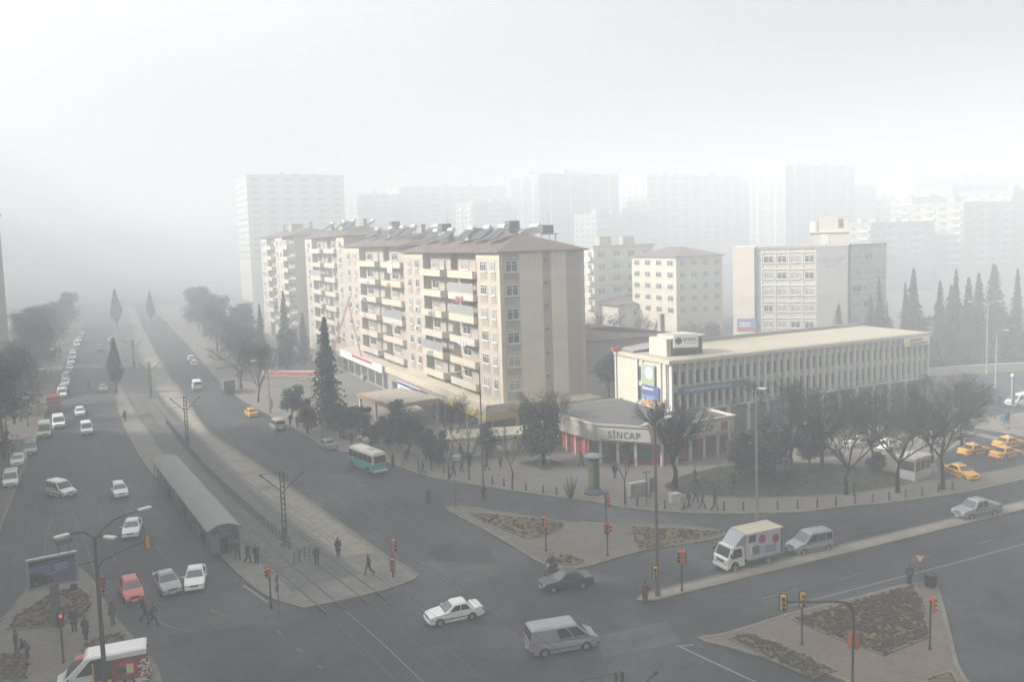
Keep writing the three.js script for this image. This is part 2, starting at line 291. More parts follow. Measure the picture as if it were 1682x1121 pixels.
bed([[37.94, -44.84], [39.54, -44.87], [40.46, -41.61], [40.88, -38.22], [38.98, -38.26], [38.36, -41.09]], 'long narrow planting bed beside the corner island kerb', M.soil, M.kerb, 14);
bed([[44.82, -34.72], [47.02, -34.59], [44.6, -31.5], [42.8, -31]], 'planting bed at the end of the corner island', M.soil, M.kerb, 10);
bed(smooth([[-7.64, -72.8], [-5.52, -77.57], [-3.11, -78.97], [-1.86, -73.88], [-2.87, -71.48], [-5.25, -71.67]], 2, true), 'earth bed round the billboard post', M.soil, M.kerb, 6);
bed(smooth([[-2.52, -65.97], [-1.54, -67.53], [-0.13, -67.38], [0.25, -66.29], [-0.77, -65.39]], 2, true), 'small dark earth bed beside the painted minibus', M.soil, M.kerb, 6);
bed(smooth([[-8.26, -67.91], [-6.38, -67.55], [-5.68, -65.2], [-5.92, -63.21], [-7.93, -64.34]], 2, true), 'dark earth bed near the crouching figure', M.soil, M.kerb, 6);
bed(smooth([[46.37, -94.45], [50.14, -94.84], [51.3, -90.3], [47.44, -89.8]], 1, true), 'diamond shaped green bed round the plaza evergreen', mat(0.035, 0.05, 0.025, 1), M.kerb, 3);
bed(smooth([[55.9, -77.06], [65.9, -79.72], [74.67, -76.76], [80.19, -70.66], [80.69, -64.38], [74.96, -63.6], [66.52, -65.75], [58.7, -70.07], [55.39, -74.15]], 2, true), 'long dark grass bed under the bare trees', mat(0.03, 0.034, 0.022, 1), M.kerb, 1);
const lid = new THREE.CylinderGeometry(0.34, 0.34, 0.012, 18), lidMat = mat(0.022, 0.022, 0.023, 0.6, { metalness: 0.4 });
for (const p of [[23.02, -97.53], [23.54, -80.13], [24.9, -70.02], [27.89, -56.72], [32.26, -50.66], [5.34, -64.93], [8.29, -59.05], [-3.55, -90.43], [1.94, -63.65], [42.36, -53.63], [62.32, -54.86], [50.67, -48.78], [30.17, -74.14], [20.99, -108.19], [-1.28, -125.9], [59.95, -47.74]]) { const o = struct('manhole_cover', lid, lidMat, 'dark round manhole cover in the asphalt'); o.position.set(p[0], 0.005, p[1]); o.userData.group = 'manhole covers of the roads'; }
// road paint
{
  const l = struct('lane_markings', merge([
    ...dashes([[44.54, -49], [71.76, -48.28], [100, -48.2]], 3, 5, 0.13, 0.004),
    ...dashes(off(cut(medL.slice().reverse(), -200, -66), -4.6), 3, 6, 0.12, 0.004),
    ...dashes(off(cut(medL.slice().reverse(), -200, -66), -8.4), 3, 6, 0.12, 0.004),
    ...dashes([[10.39, -62.5], [10.81, -60.18], [11.98, -55.05]], 1.4, 2, 0.14, 0.004),
    ...dashes([[-8.44, -88], [-7.91, -94.95], [-7.32, -116.42]], 3, 6, 0.12, 0.004),
  ]), M.worn, 'faded white dashed lane lines');
  part('edge_line', [ribbon([[45.35, -47.02], [64.66, -46.37], [80, -46.2]], 0.07, 0.07, 0.004, 0.004), ribbon([[34.45, -46.01], [34.64, -44.91], [35.69, -39.85]], 0.08, 0.08, 0.004, 0.004), ribbon([[34.29, -46], [35.46, -45.64]], 0.08, 0.08, 0.004, 0.004)], M.paint, l);
  part('solid_line', [ribbon([[-5.8, -102.27], [-5.95, -93.79], [-5.91, -88.22]], 0.06, 0.06, 0.004, 0.004), ribbon([[-3.76, -102.21], [-2.62, -92.78], [-1.48, -80.71]], 0.06, 0.06, 0.004, 0.004)], M.worn, l);
  const h = [ribbon([[-8.31, -75.08], [-6.46, -80.34]], 0.08, 0.08, 0.004, 0.004), ribbon([[-8.15, -73.21], [-6.06, -79.54]], 0.06, 0.06, 0.005, 0.005)];
  for (const bar of [[[-8.04, -75.79], [-7.5, -75.23]], [[-7.63, -76.94], [-7.05, -76.48]], [[-7.2, -78.14], [-6.62, -77.81]], [[-6.79, -79.27], [-6.26, -79.1]]]) h.push(ribbon(bar, 0.08, 0.08, 0.0065, 0.0065));
  part('hatching', h, M.paint, l);
  part('arrow', [ribbon([[41.7, -71.48], [44.24, -69.31]], 0.3, 0.3, 0.004, 0.004), ribbon([[44.05, -68.6], [44.66, -68.03]], 0.35, 0.35, 0.004, 0.004), ribbon([[44.96, -68.26], [46.06, -68.42]], 0.25, 0.25, 0.004, 0.004)], M.paint, l);
  part('stop_line', [ribbon([[23.23, -67.01], [21.83, -71]], 0.1, 0.1, 0.004, 0.004), ribbon([[9.53, -72.48], [10.71, -67.92]], 0.12, 0.12, 0.004, 0.004)], M.paint, l);
  const seams = []; for (const l of [[[23.0, -62], [22.6, -54], [23.6, -47], [24.6, -40]], [[22.5, -66], [24.1, -56], [26.3, -45], [27.4, -39]], [[24, -70], [26.3, -58], [30.7, -42.6], [32, -38]], [[20.2, -55.4], [21.4, -47.8], [22.3, -41]], [[27, -84], [29.5, -70], [33, -57]]]) seams.push(ribbon(smooth(l, 8).map(([x, z]) => [x + 0.25 * (vnoise(z * 0.8, x) - 0.5), z]), 0.04, 0.04, 0.003, 0.003));
  for (const l of [[[-6, -90], [2, -86], [6, -84]], [[14, -47], [22, -44], [34, -45]], [[40, -58], [52, -56.5], [66, -55]], [[24, -96], [28, -84], [30, -76]]]) seams.push(ribbon(smooth(l, 10).map(([x, z]) => [x + 0.5 * (vnoise(z * 1.3, x * 1.3) - 0.5), z + 0.5 * (vnoise(x * 1.3, z * 1.3) - 0.5)]), 0.035, 0.035, 0.0025, 0.0025));
  const tracks = []; for (const z of [-57.6, -56.0, -49.6, -48.0]) tracks.push(ribbon(smooth([[38, z], [60, z + 0.3], [84, z + 0.8], [102, z + 0.9]], 12).map(([x, q]) => [x, q + 0.2 * (vnoise(x * 0.3, z) - 0.5)]), 0.24, 0.24, 0.002, 0.002));
  for (const dx of [-2.2, -3.7, -6, -7.5, -9.8, -11.2]) tracks.push(ribbon(off(cut(medL.slice().reverse(), -260, -70), dx).map(([x, q]) => [x + 0.3 * (vnoise(q * 0.2, dx) - 0.5), q]), 0.22, 0.22, 0.002, 0.002));
  for (const dx of [2.2, 3.7, 5.8, 7.2]) tracks.push(ribbon(off(cut(medR.slice().reverse(), -260, -74), dx).map(([x, q]) => [x + 0.3 * (vnoise(q * 0.2, dx) - 0.5), q]), 0.22, 0.22, 0.002, 0.002));
  struct('tyre_tracks', merge(tracks), new THREE.MeshStandardMaterial({ map: T.asphalt, color: rgb(0.68, 0.68, 0.68), roughness: 0.7 }), 'darker polished tyre tracks along the lanes');
  struct('tar_seams', merge(seams), mat(0.016, 0.016, 0.017, 0.7), 'dark sealed cracks and joints across the asphalt');
  const M2 = (m, k) => { const q = m.clone(); q.color = rgb(k, k, k); return q; };
  struct('asphalt_repair', sheetGeo([[-3, -92], [3.6, -90], [4.2, -78], [-2.6, -80]], 0.0035), M2(M.patch, 0.7), 'dark patched square in the avenue lanes'); struct('asphalt_repair', sheetGeo([[44, -57.5], [60, -56.5], [60, -55], [44, -55.6]], 0.0035), M2(M.patch, 1.9), 'paler patched strip in the crossing street'); struct('asphalt_repair', sheetGeo([[24.5, -128], [19, -128], [20.5, -112], [25, -112]], 0.0035), M2(M.patch, 0.7), 'dark patched strip on the flats side of the avenue'); struct('asphalt_repair', sheetGeo([[30, -50], [36, -49.5], [35, -46.5], [29, -47]], 0.0035), M2(M.patch, 1.9), 'pale patched square by the median tip');
  for (const [pts, k, label] of [[[[14, -45], [22, -44.2], [23, -39], [15, -39.5]], 1.7, 'pale worn rectangle beyond the tram crossing'], [[[26, -74], [31, -70], [30, -66], [25.5, -69]], 0.8, 'dark square repair beside the traffic island'], [[[3, -66], [9, -64], [10, -58], [4, -59]], 0.78, 'dark repair in front of the waiting cars'], [[[23, -104], [27, -101], [27, -90], [23.5, -92]], 1.6, 'pale repair where the midibus stands'], [[[62, -50.5], [80, -49.8], [80, -47.6], [62, -48.4]], 0.75, 'long dark trench repair in the crossing street'], [[[-6, -112], [-2, -112], [-1, -98], [-5.4, -99]], 1.6, 'pale trench repair beside the parked row'], [[[33, -62], [38.5, -57.5], [37.6, -56.4], [32, -60.6]], 1.7, 'pale strip beside the dark sedan']]) struct('asphalt_repair', sheetGeo(pts, 0.0035), M2(M.patch, k), label);
  struct('taxi_rank', sheetGeo([[82.93, -62.42], [96.19, -61.77], [104.5, -62], [104.5, -80], [102.53, -73.48], [89.85, -68.74]], 0.136), M.patch, 'asphalt strip where the taxis wait');
  struct('asphalt_repair', sheetGeo([[16.58, -54.85], [25.85, -48.63], [23.98, -46.42], [16.1, -50.85], [14.49, -53.63]], 0.0035), M.patch, 'darker resurfaced strip across the crossing');
}
// ---------------------------------------------------------------- buildings
const winCache = new Map();
function winGeo(w, h, bars, sill = true) {
  const k = [w, h, bars, sill].join();
  if (!winCache.has(k)) {
    const t = 0.09, f = [box(t, h, 0.1, -w / 2 + t / 2, 0, 0.05), box(t, h, 0.1, w / 2 - t / 2, 0, 0.05), box(w - 2 * t, t, 0.1, 0, h / 2 - t / 2, 0.05), box(w - 2 * t, t, 0.1, 0, -h / 2 + t / 2, 0.05)];
    for (let i = 1; i <= bars; i++) f.push(box(t, h - 2 * t, 0.08, -w / 2 + i * w / (bars + 1), 0, 0.045));
    if (bars > 0) f.push(box(w - 2 * t, 0.06, 0.06, 0, h * 0.22, 0.04));
    if (sill) f.push(box(w + 0.2, 0.08, 0.22, 0, -h / 2 - 0.04, 0.1));
    winCache.set(k, [merge(f), box(w - 2 * t, h - 2 * t, 0.02, 0, 0, 0.015)]);
  }
  return winCache.get(k);
}
// face: 's' street side (x = fx, looks towards -x, u runs along -z), 'e' end (z = fz, looks towards +z, u runs along +x), 'w' other end
function place(o, face, u, y, deep = 0) {
  if (face === 's') { o.position.set(deep, y, -u); o.rotation.y = -Math.PI / 2; } else { o.position.set(u, y, -deep); o.rotation.y = 0; }
  return o;
}
function win(parent, face, u, y, w, h, bars = 1, deep = 0, frame = M.frame, pane = null, sill = true) {
  const [fg, pg] = winGeo(w, h, bars, sill), f = part('window', fg, frame, parent);
  part('pane', pg, pane ?? (rnd() < 0.4 ? M.curtain : M.glass), f); return place(f, face, u, y, deep);
}
function bodyOf(name, boxes, m, parent) { return part(name, boxes, m, parent); }
function hipRoof(w, d, y, rise, over, hipNear = true, hipFar = true) {
  const a = V(-over, y, over), b = V(w + over, y, over), c = V(w + over, y, -d - over), e = V(-over, y, -d - over), cx = w / 2;
  const p = V(cx, y + rise, hipNear ? -w / 2 : over), q = V(cx, y + rise, hipFar ? -d + w / 2 : -d - over), t = (v) => v.clone().add(V(0, -0.18, 0)), pos = [];
  const tri = (...l) => l.forEach((v) => pos.push(v.x, v.y, v.z));
  tri(a, b, p); tri(b, c, q); tri(b, q, p); tri(c, e, q); tri(e, a, p); tri(e, p, q);
  for (const [u, v] of [[a, b], [b, c], [c, e], [e, a]]) { tri(t(u), t(v), v); tri(t(u), v, u); }
  tri(t(a), t(e), t(c)); tri(t(a), t(c), t(b));
  const g = new THREE.BufferGeometry(); g.setAttribute('position', new THREE.Float32BufferAttribute(pos, 3)); g.computeVertexNormals(); return metric(g);
}
const acGeo = merge([rbox(0.8, 0.55, 0.3, 0, 0, 0.2, 0.04), box(0.06, 0.1, 0.3, -0.3, -0.32, 0.15), box(0.06, 0.1, 0.3, 0.3, -0.32, 0.15)]);
function parapet(w, deep) { return merge([box(w, 0.16, deep, 0, 0, deep / 2), box(w, 0.95, 0.1, 0, 0.55, deep - 0.05), box(0.1, 0.95, deep - 0.1, -w / 2 + 0.05, 0.55, (deep - 0.1) / 2), box(0.1, 0.95, deep - 0.1, w / 2 - 0.05, 0.55, (deep - 0.1) / 2), box(w + 0.06, 0.07, 0.18, 0, 1.06, deep - 0.05)]); }
function apartment(label, pos, o) {
  const { W, D, H, g0, floors, segs, roof, cols } = o, t = thing('apartment_building', label, 'building', pos, 0, 'apartment blocks along the avenue'), fh = (H - 0.6 - g0) / floors;
  const boxes = [], deepOf = { wall: 0, balcony: 1.3, recess: 2.4 };
  for (const s of segs) { const x = deepOf[s.type]; boxes.push(span(x, W, 0, H, -s.to, -s.from)); if (s.type === 'wall') part('top_band', span(-0.03, 0.3, H - 0.02 - fh * 0.32, H - 0.001, -s.to + 0.01, -s.from - 0.01), M.cream, t); }
  bodyOf('wall', boxes, o.wall ?? M.beige, t);
  for (const s of segs) {
    const len = s.to - s.from, mid = (s.from + s.to) / 2;
    if (s.type === 'recess') continue;
    for (let k = 0; k < floors; k++) {
      const y = g0 + k * fh;
      if (s.type === 'wall') {
        for (const [u, w, bars] of s.win) {
          win(t, 's', s.from + u, y + fh * 0.55, w, 1.5, bars);
          place(part('spandrel', box(w + 0.3, fh * 0.3, 0.05, 0, 0, 0.02), M.mid, t), 's', s.from + u, y + fh * 0.13);
        }
        if (rnd() < 0.25) place(part('air_conditioner', acGeo, M.frame, t), 's', s.from + s.win[0][0] + 1.3, y + fh * 0.2);
      } else {
        place(part('balcony', parapet(len - 0.1, 2.0), k % 2 || rnd() < 0.5 ? M.cream : M.pale, t), 's', mid, y + 0.05, 1.3);
        win(t, 's', mid - len * 0.25, y + fh * 0.5, 1.0, 2.2, 0, 1.3, M.frame, M.glass, false);
        win(t, 's', mid + len * 0.22, y + fh * 0.55, len * 0.3, 1.5, 1, 1.3);
        if (rnd() < 0.22) place(part('balcony_glazing', box(len - 0.4, 1.5, 0.05, 0, 1.9, 1.9), M.curtain, t), 's', mid, y, 1.3);
      }
    }
  }
  if (o.gable) o.gable(t, fh);
  const r = part('roof', hipRoof(W, D, H, o.rise ?? 2.4, 0.55, true, true), roof ?? M.tiles, t);
  part('chimney', [box(0.9, 2.6, 0.7, W * 0.62, H + 2.6, -D * 0.3), box(1.1, 0.2, 0.9, W * 0.62, H + 4.0, -D * 0.3)], M.mid, r);
  part('chimney', [box(0.7, 2.0, 0.7, W * 0.35, H + 2.6, -D * 0.72), box(0.9, 0.2, 0.9, W * 0.35, H + 3.7, -D * 0.72)], M.mid, r);
  part('lift_house', [box(3.4, 3.0, 4.2, W * 0.45, H + 2.0, -D * 0.5), box(3.8, 0.2, 4.6, W * 0.45, H + 3.6, -D * 0.5)], M.mid, r);
  return t;
}
const aptAt = [51.83, 0, -109.9];
const blockA = apartment('beige six storey apartment block with blank gable wall and red hipped roof', aptAt, {
  W: 14, D: 42, H: 26.5, g0: 5.2, floors: 6, rise: 2.6,
  segs: [{ from: 0, to: 8.2, type: 'wall', win: [[2.2, 1.3, 1], [5.6, 2.2, 2]] }, { from: 8.2, to: 18.4, type: 'balcony' }, { from: 18.4, to: 21.6, type: 'recess' }, { from: 21.6, to: 31.4, type: 'balcony' }, { from: 31.4, to: 42, type: 'wall', win: [[3, 1.8, 1], [7, 1.8, 1]] }],
  gable(t, fh) {
    part('corner_pier', span(-0.06, 0.55, 0, 26.45, -0.4, 0.08), M.cream, t);
    part('wall_panel', [span(3.1, 6.9, 5, 26.4, -0.02, 0.06), span(8.3, 10.9, 5, 26.4, -0.02, 0.06)], M.warm, t);
    part('stair_strip', span(6.9, 8.3, 4.5, 26.4, -0.02, 0.03), M.mid, t);
    part('plaster_strip', span(10.9, 13.3, 5, 26.4, -0.02, 0.05), M.mid, t);
    for (let k = 0; k < 6; k++) {
      const y = 5.2 + k * fh;
      win(t, 'e', 1.9, y + fh * 0.55, 2.0, 1.6, 1);
      place(part('spandrel', box(2.3, fh * 0.3, 0.06, 0, 0, 0.02), M.mid, t), 'e', 1.9, y + fh * 0.13);
      win(t, 'e', 7.4, y + fh * 0.8, 0.7, 0.55, 0, -0.03, M.mid, M.glass);
    }
    part('ledge', [span(-4.4, 14.4, 4.25, 4.55, 0.001, 3.6), span(-4.4, -0.001, 4.25, 4.55, -42, -0.001)], M.cream, t);
    part('shop_base', [span(-4, -0.002, 0, 4.24, -41.9, -0.2), span(-4, 14, 0, 4.24, -0.2, 3.2)], M.mid, t);
    part('balustrade', [span(-4.4, -4.25, 4.56, 5.4, -42, 3.6), span(-4.24, 6, 4.56, 5.4, 3.45, 3.6)], M.cream, t);
    part('yellow_band', [span(-4.55, -4.03, 3.2, 4.2, -12, 3.7), span(-4.02, 5, 3.2, 4.2, 3.22, 3.72)], M.yellow, t);
    for (let i = 0; i < 9; i++) place(part('shop_window', box(3.6, 2.5, 0.06, 0, 0, 0.03), M.glass, t), 's', 2 + i * 4.4, 1.75, -4.02);
    for (let i = 0; i < 4; i++) place(part('shop_window', box(3.4, 2.5, 0.06, 0, 0, 0.03), M.glass, t), 'e', -1.5 + i * 4.1, 1.75, -3.22);
  },
});
const blockB = apartment('cream apartment block with washing on its top balcony, between two other blocks', [aptAt[0], 0, aptAt[2] - 42.02], {
  W: 14, D: 41, H: 27.7, g0: 5.2, floors: 6, rise: 2.3,
  segs: [{ from: 0, to: 12, type: 'balcony' }, { from: 12, to: 16, type: 'recess' }, { from: 16, to: 29, type: 'balcony' }, { from: 29, to: 41, type: 'wall', win: [[3, 2, 1], [8.5, 2, 1]] }],
  gable(t) { part('shop_base', span(-3.2, -0.002, 0, 4.2, -41, -0.02), M.mid, t); part('ledge', span(-3.5, -0.001, 4.22, 4.5, -41, -0.02), M.cream, t); for (let i = 0; i < 8; i++) place(part('shop_window', box(3.8, 2.5, 0.06, 0, 0, 0.03), M.glass, t), 's', 3 + i * 4.9, 1.75, -3.22); },
});
apartment('pale hazy apartment block, the tallest roof of the joined row', [aptAt[0], 0, aptAt[2] - 83.1], {
  W: 14, D: 40, H: 30.2, g0: 5.2, floors: 7, rise: 2.3, wall: M.beige,
  segs: [{ from: 0, to: 7, type: 'wall', win: [[3.5, 2.2, 2]] }, { from: 7, to: 17, type: 'balcony' }, { from: 17, to: 21, type: 'recess' }, { from: 21, to: 32, type: 'balcony' }, { from: 32, to: 40, type: 'wall', win: [[3.5, 2.2, 2]] }],
});
apartment('faint apartment block beyond the joined row of flats', [49, 0, -240], {
  W: 15, D: 44, H: 31, g0: 5, floors: 8, rise: 2.3, wall: M.pale,
  segs: [{ from: 0, to: 9, type: 'balcony' }, { from: 9, to: 20, type: 'wall', win: [[3, 2, 1], [8, 2, 1]] }, { from: 20, to: 24, type: 'recess' }, { from: 24, to: 34, type: 'balcony' }, { from: 34, to: 44, type: 'wall', win: [[3, 2, 1], [7, 2, 1]] }],
});
// washing hung from the top balcony
{ const t = thing('laundry', 'white sheet hung from the top balcony of the cream block', 'laundry', [aptAt[0] - 0.9, 23.6, aptAt[2] - 47.5]); const s = new THREE.PlaneGeometry(2.2, 2.2, 12, 8), p = s.attributes.position; for (let i = 0; i < p.count; i++) p.setZ(i, 0.12 * Math.sin(p.getX(i) * 5) * (1 - p.getY(i) * 0.4)); s.computeVertexNormals(); s.rotateY(-Math.PI / 2); s.translate(0, 0, 0); part('sheet', s, mat(0.8, 0.8, 0.8, 0.9, { side: THREE.DoubleSide }), t); part('clothes_line', tube(V(0, 1.1, -1.5), V(0, 1.1, 1.5), 0.02), M.alu, t); }
const clothes = [mat(0.5, 0.5, 0.52, 0.95), mat(0.3, 0.08, 0.08, 0.95), mat(0.1, 0.14, 0.3, 0.95), mat(0.45, 0.4, 0.3, 0.95), mat(0.2, 0.3, 0.25, 0.95)];
[[-13, 12.3, 'grey', 0], [-26, 16.1, 'blue', 2], [-13.5, 19.2, 'red', 1], [-47, 12.6, 'cream', 3], [-66, 16.4, 'blue', 2], [-64, 20, 'grey', 0], [-27.5, 9.2, 'green', 4], [-48.5, 20.1, 'red', 1]].forEach(([z, y, c, k], i) => { const t = thing('laundry', c + ' washing over the balcony rail, ' + ['second', 'third', 'fourth', 'second', 'third', 'fourth', 'first', 'fourth'][i] + ' row of balconies on the ' + (z < -42 ? 'cream' : 'red roofed') + ' block', 'laundry', [aptAt[0] - 0.76, y, aptAt[2] + z]); for (let q = 0; q < 3; q++) part('cloth', rbox(0.05, rr(0.6, 1.1), rr(0.5, 0.9), 0, rr(-0.2, 0), (q - 1) * 1.05, 0.02), clothes[(k + (q === 1 ? 0 : q * (i % 2))) % 5], t); });
// solar water heaters on the roofs
const heater = thing('solar_water_heater', 'dark tilted solar water heater on the red roofed apartment block', 'solar heater', [0, 0], 0, 'solar water heaters on the block roofs');
part('panel', [-1.05, 1.05].map((z) => { const g = box(2.6, 0.09, 1.9); g.rotateZ(0.62); return g.translate(0, 0.9, z); }), M.panel, heater);
part('tank', (() => { const g = new THREE.CylinderGeometry(0.35, 0.35, 2.2, 14); g.rotateX(Math.PI / 2); return g.translate(1.35, 2.0, 0); })(), M.white, heater);
part('stand', [tube(V(1.3, -0.6, -1), V(1.3, 1.7, -1), 0.04), tube(V(1.3, -0.6, 1), V(1.3, 1.7, 1), 0.04), tube(V(-1.0, -0.9, 0), V(-1.0, 0.2, 0), 0.04)], M.alu, heater);
{
  const S = [[3.2, -8, 0], [3.4, -14, 0], [3.2, -20, 0], [3.3, -29, 0], [3.2, -36, 0], [9.5, -9, 0.2], [9.8, -17, 0.3], [9.4, -33, 0.1]];
  S.forEach(([x, z, r], i) => i ? dup(heater, [aptAt[0] + x, 28.2, aptAt[2] + z], r) : (heater.position.set(aptAt[0] + x, 28.2, aptAt[2] + z)));
  for (const [x, z, r] of [[3.2, -48, 0], [3.3, -55, 0], [3.2, -62, 0], [3.3, -72, 0], [9.4, -52, 0.2], [9.6, -66, 0]]) dup(heater, [aptAt[0] + x, 29.3, aptAt[2] + z], r, 'dark solar water heater on the middle cream block');
  for (const [x, z, r] of [[3.2, -90, 0], [3.3, -99, 0], [3.2, -110, 0], [9.4, -95, 0]]) dup(heater, [aptAt[0] + x, 31.8, aptAt[2] + z], r, 'hazy solar water heater on the tall pale block');
}
for (const [x, z, y, label] of [[8.6, -13, 28.9, 'dark square water tank on the red roof ridge above the gable'], [10.6, -5.5, 28.0, 'dark sloping tank stand near the gable end of the red roof'], [7, -38, 29.2, 'dark square water tank where the red roof meets the cream block'], [8, -70, 30.6, 'dark water tank on the cream block ridge']]) { const t = thing('roof_tank', label, 'water tank', [aptAt[0] + x, y, aptAt[2] + z]); part('tank', rbox(1.9, 1.3, 1.7, 0, 1.6, 0, 0.08), M.slate, t); part('deck', box(3.0, 0.15, 2.6, 0, 0.85, 0), M.mid, t); for (const q of [-1.2, 1.2]) part('leg', box(0.12, 1.8, 0.12, q, -0.1, 0.9), M.alu, t); for (const q of [-1.2, 1.2]) part('leg', box(0.12, 1.8, 0.12, q, -0.1, -0.9), M.alu, t); part('aerial', tube(V(0.6, 2.2, 0), V(0.6, 4.2, 0), 0.04), M.alu, t); }
// shop fronts along the flats
function flatSign(name, label, p, turn, w, h, d, m, draw, cat = 'sign') {
  const t = thing(name, label, cat, p, turn); part('board', box(w, h, d, 0, 0, 0), m, t);
  if (draw) { const c = document.createElement('canvas'); c.width = 512; c.height = Math.max(32, Math.min(1024, Math.round(512 * h / w))); draw(c.getContext('2d'), c.width, c.height); const q = new THREE.CanvasTexture(c); q.colorSpace = THREE.SRGBColorSpace; q.magFilter = THREE.LinearFilter; part('printed_face', new THREE.BoxGeometry(w * 0.97, h * 0.94, 0.02).translate(0, 0, d / 2 + 0.011), new THREE.MeshStandardMaterial({ map: q, roughness: 0.7 }), t); }
  return t;
}
const lines = (c, col, x, y, w, n, gap, hgt) => { c.fillStyle = col; for (let i = 0; i < n; i++) { let q = x; while (q < x + w * (0.7 + 0.3 * rnd())) { const s = 4 + rnd() * 14; c.fillRect(q, y + i * gap, s, hgt); q += s + 4; } } };
flatSign('shop_sign', 'blue and white shop sign over the flats’ shops', [aptAt[0] - 5.2, 3.3, aptAt[2] - 26.5], -Math.PI / 2, 11, 1.6, 0.3, M.white, (c, w, h) => { c.fillStyle = '#eef0f2'; c.fillRect(0, 0, w, h); c.fillStyle = '#2a3f86'; c.fillRect(0, 0, w, h * 0.3); c.fillRect(w * 0.8, 0, w * 0.2, h); c.fillStyle = '#3a4f96'; lines(c, '#3a4f96', 60, h * 0.45, 300, 1, 10, h * 0.35); });
flatSign('shop_sign', 'long white and red fascia above shops of the cream block', [aptAt[0] - 4.4, 4.6, aptAt[2] - 58], -Math.PI / 2, 30, 1.4, 0.5, M.white, (c, w, h) => { c.fillStyle = '#e8e6e0'; c.fillRect(0, 0, w, h); c.fillStyle = '#a84238'; c.fillRect(w * 0.3, 0, w * 0.5, h * 0.4); });
flatSign('shop_sign', 'red lettered fascia low among the dark trees', [34, 3.6, -165], -Math.PI / 2 + 0.9, 15, 1.1, 0.3, M.white, (c, w, h) => { c.fillStyle = '#d8b8b0'; c.fillRect(0, 0, w, h); lines(c, '#a8423e', 20, h * 0.25, 460, 1, 10, h * 0.6); });
{ const t = thing('street_canopy', 'flat salmon canopy roof on posts in front of the shops', 'canopy', [42, 0, -128.5], 0.12);
  part('canopy_roof', box(8.5, 0.5, 13, 0, 3.6, 0), M.salmon, t); part('roof_top', box(8.2, 0.12, 12.7, 0, 3.92, 0), M.rooftan, t);
  for (const [x, z] of [[-3.8, 6], [-3.8, 0], [-3.8, -6], [3.8, 6], [3.8, -6]]) part('post', box(0.35, 3.34, 0.35, x, 1.67, z), M.frame, t); }
{ const t = thing('cafe_awning', 'long cream awning over the plaza café tables', 'awning', [45, 0, -100.5], -0.28);
  part('awning_cloth', (() => { const g = box(12, 0.12, 3.2); g.rotateX(0.12); return g.translate(0, 3.05, 0); })(), M.cream, t); part('valance', box(12, 0.45, 0.08, 0, 2.65, 1.62), M.pale, t); for (const x of [-5.7, -2, 2, 5.7]) part('post', tube(V(x, 0.13, 1.5), V(x, 2.9, 1.5), 0.06), M.alu, t); }
{ // red and white raised crane arm by the middle block
  const t = thing('ladder_hoist', 'red and white furniture hoist ladder leaning towards the cream block', 'hoist', [44, 0, -176]); const a = V(-3, 1.2, 4), b = V(4.5, 17, -2), rails = [];
  for (const s of [-0.35, 0.35]) part('ladder_rail', tube(V(a.x, a.y, a.z + s), V(b.x, b.y, b.z + s), 0.09), M.salmon, t);
  for (let i = 1; i < 14; i++) { const p = a.clone().lerp(b, i / 14); part('rung', tube(V(p.x, p.y, p.z - 0.35), V(p.x, p.y, p.z + 0.35), 0.05, 0.05, 5), M.frame, t); }
  part('prop', tube(V(5, 1.1, 6), V(4, 16, -1.8), 0.12), M.salmon, t); part('trailer', rbox(3.2, 0.9, 2, -3, 0.75, 4, 0.1), M.frame, t); part('trailer', rbox(2, 1.1, 2, 5, 0.7, 6, 0.1), M.mid, t); }

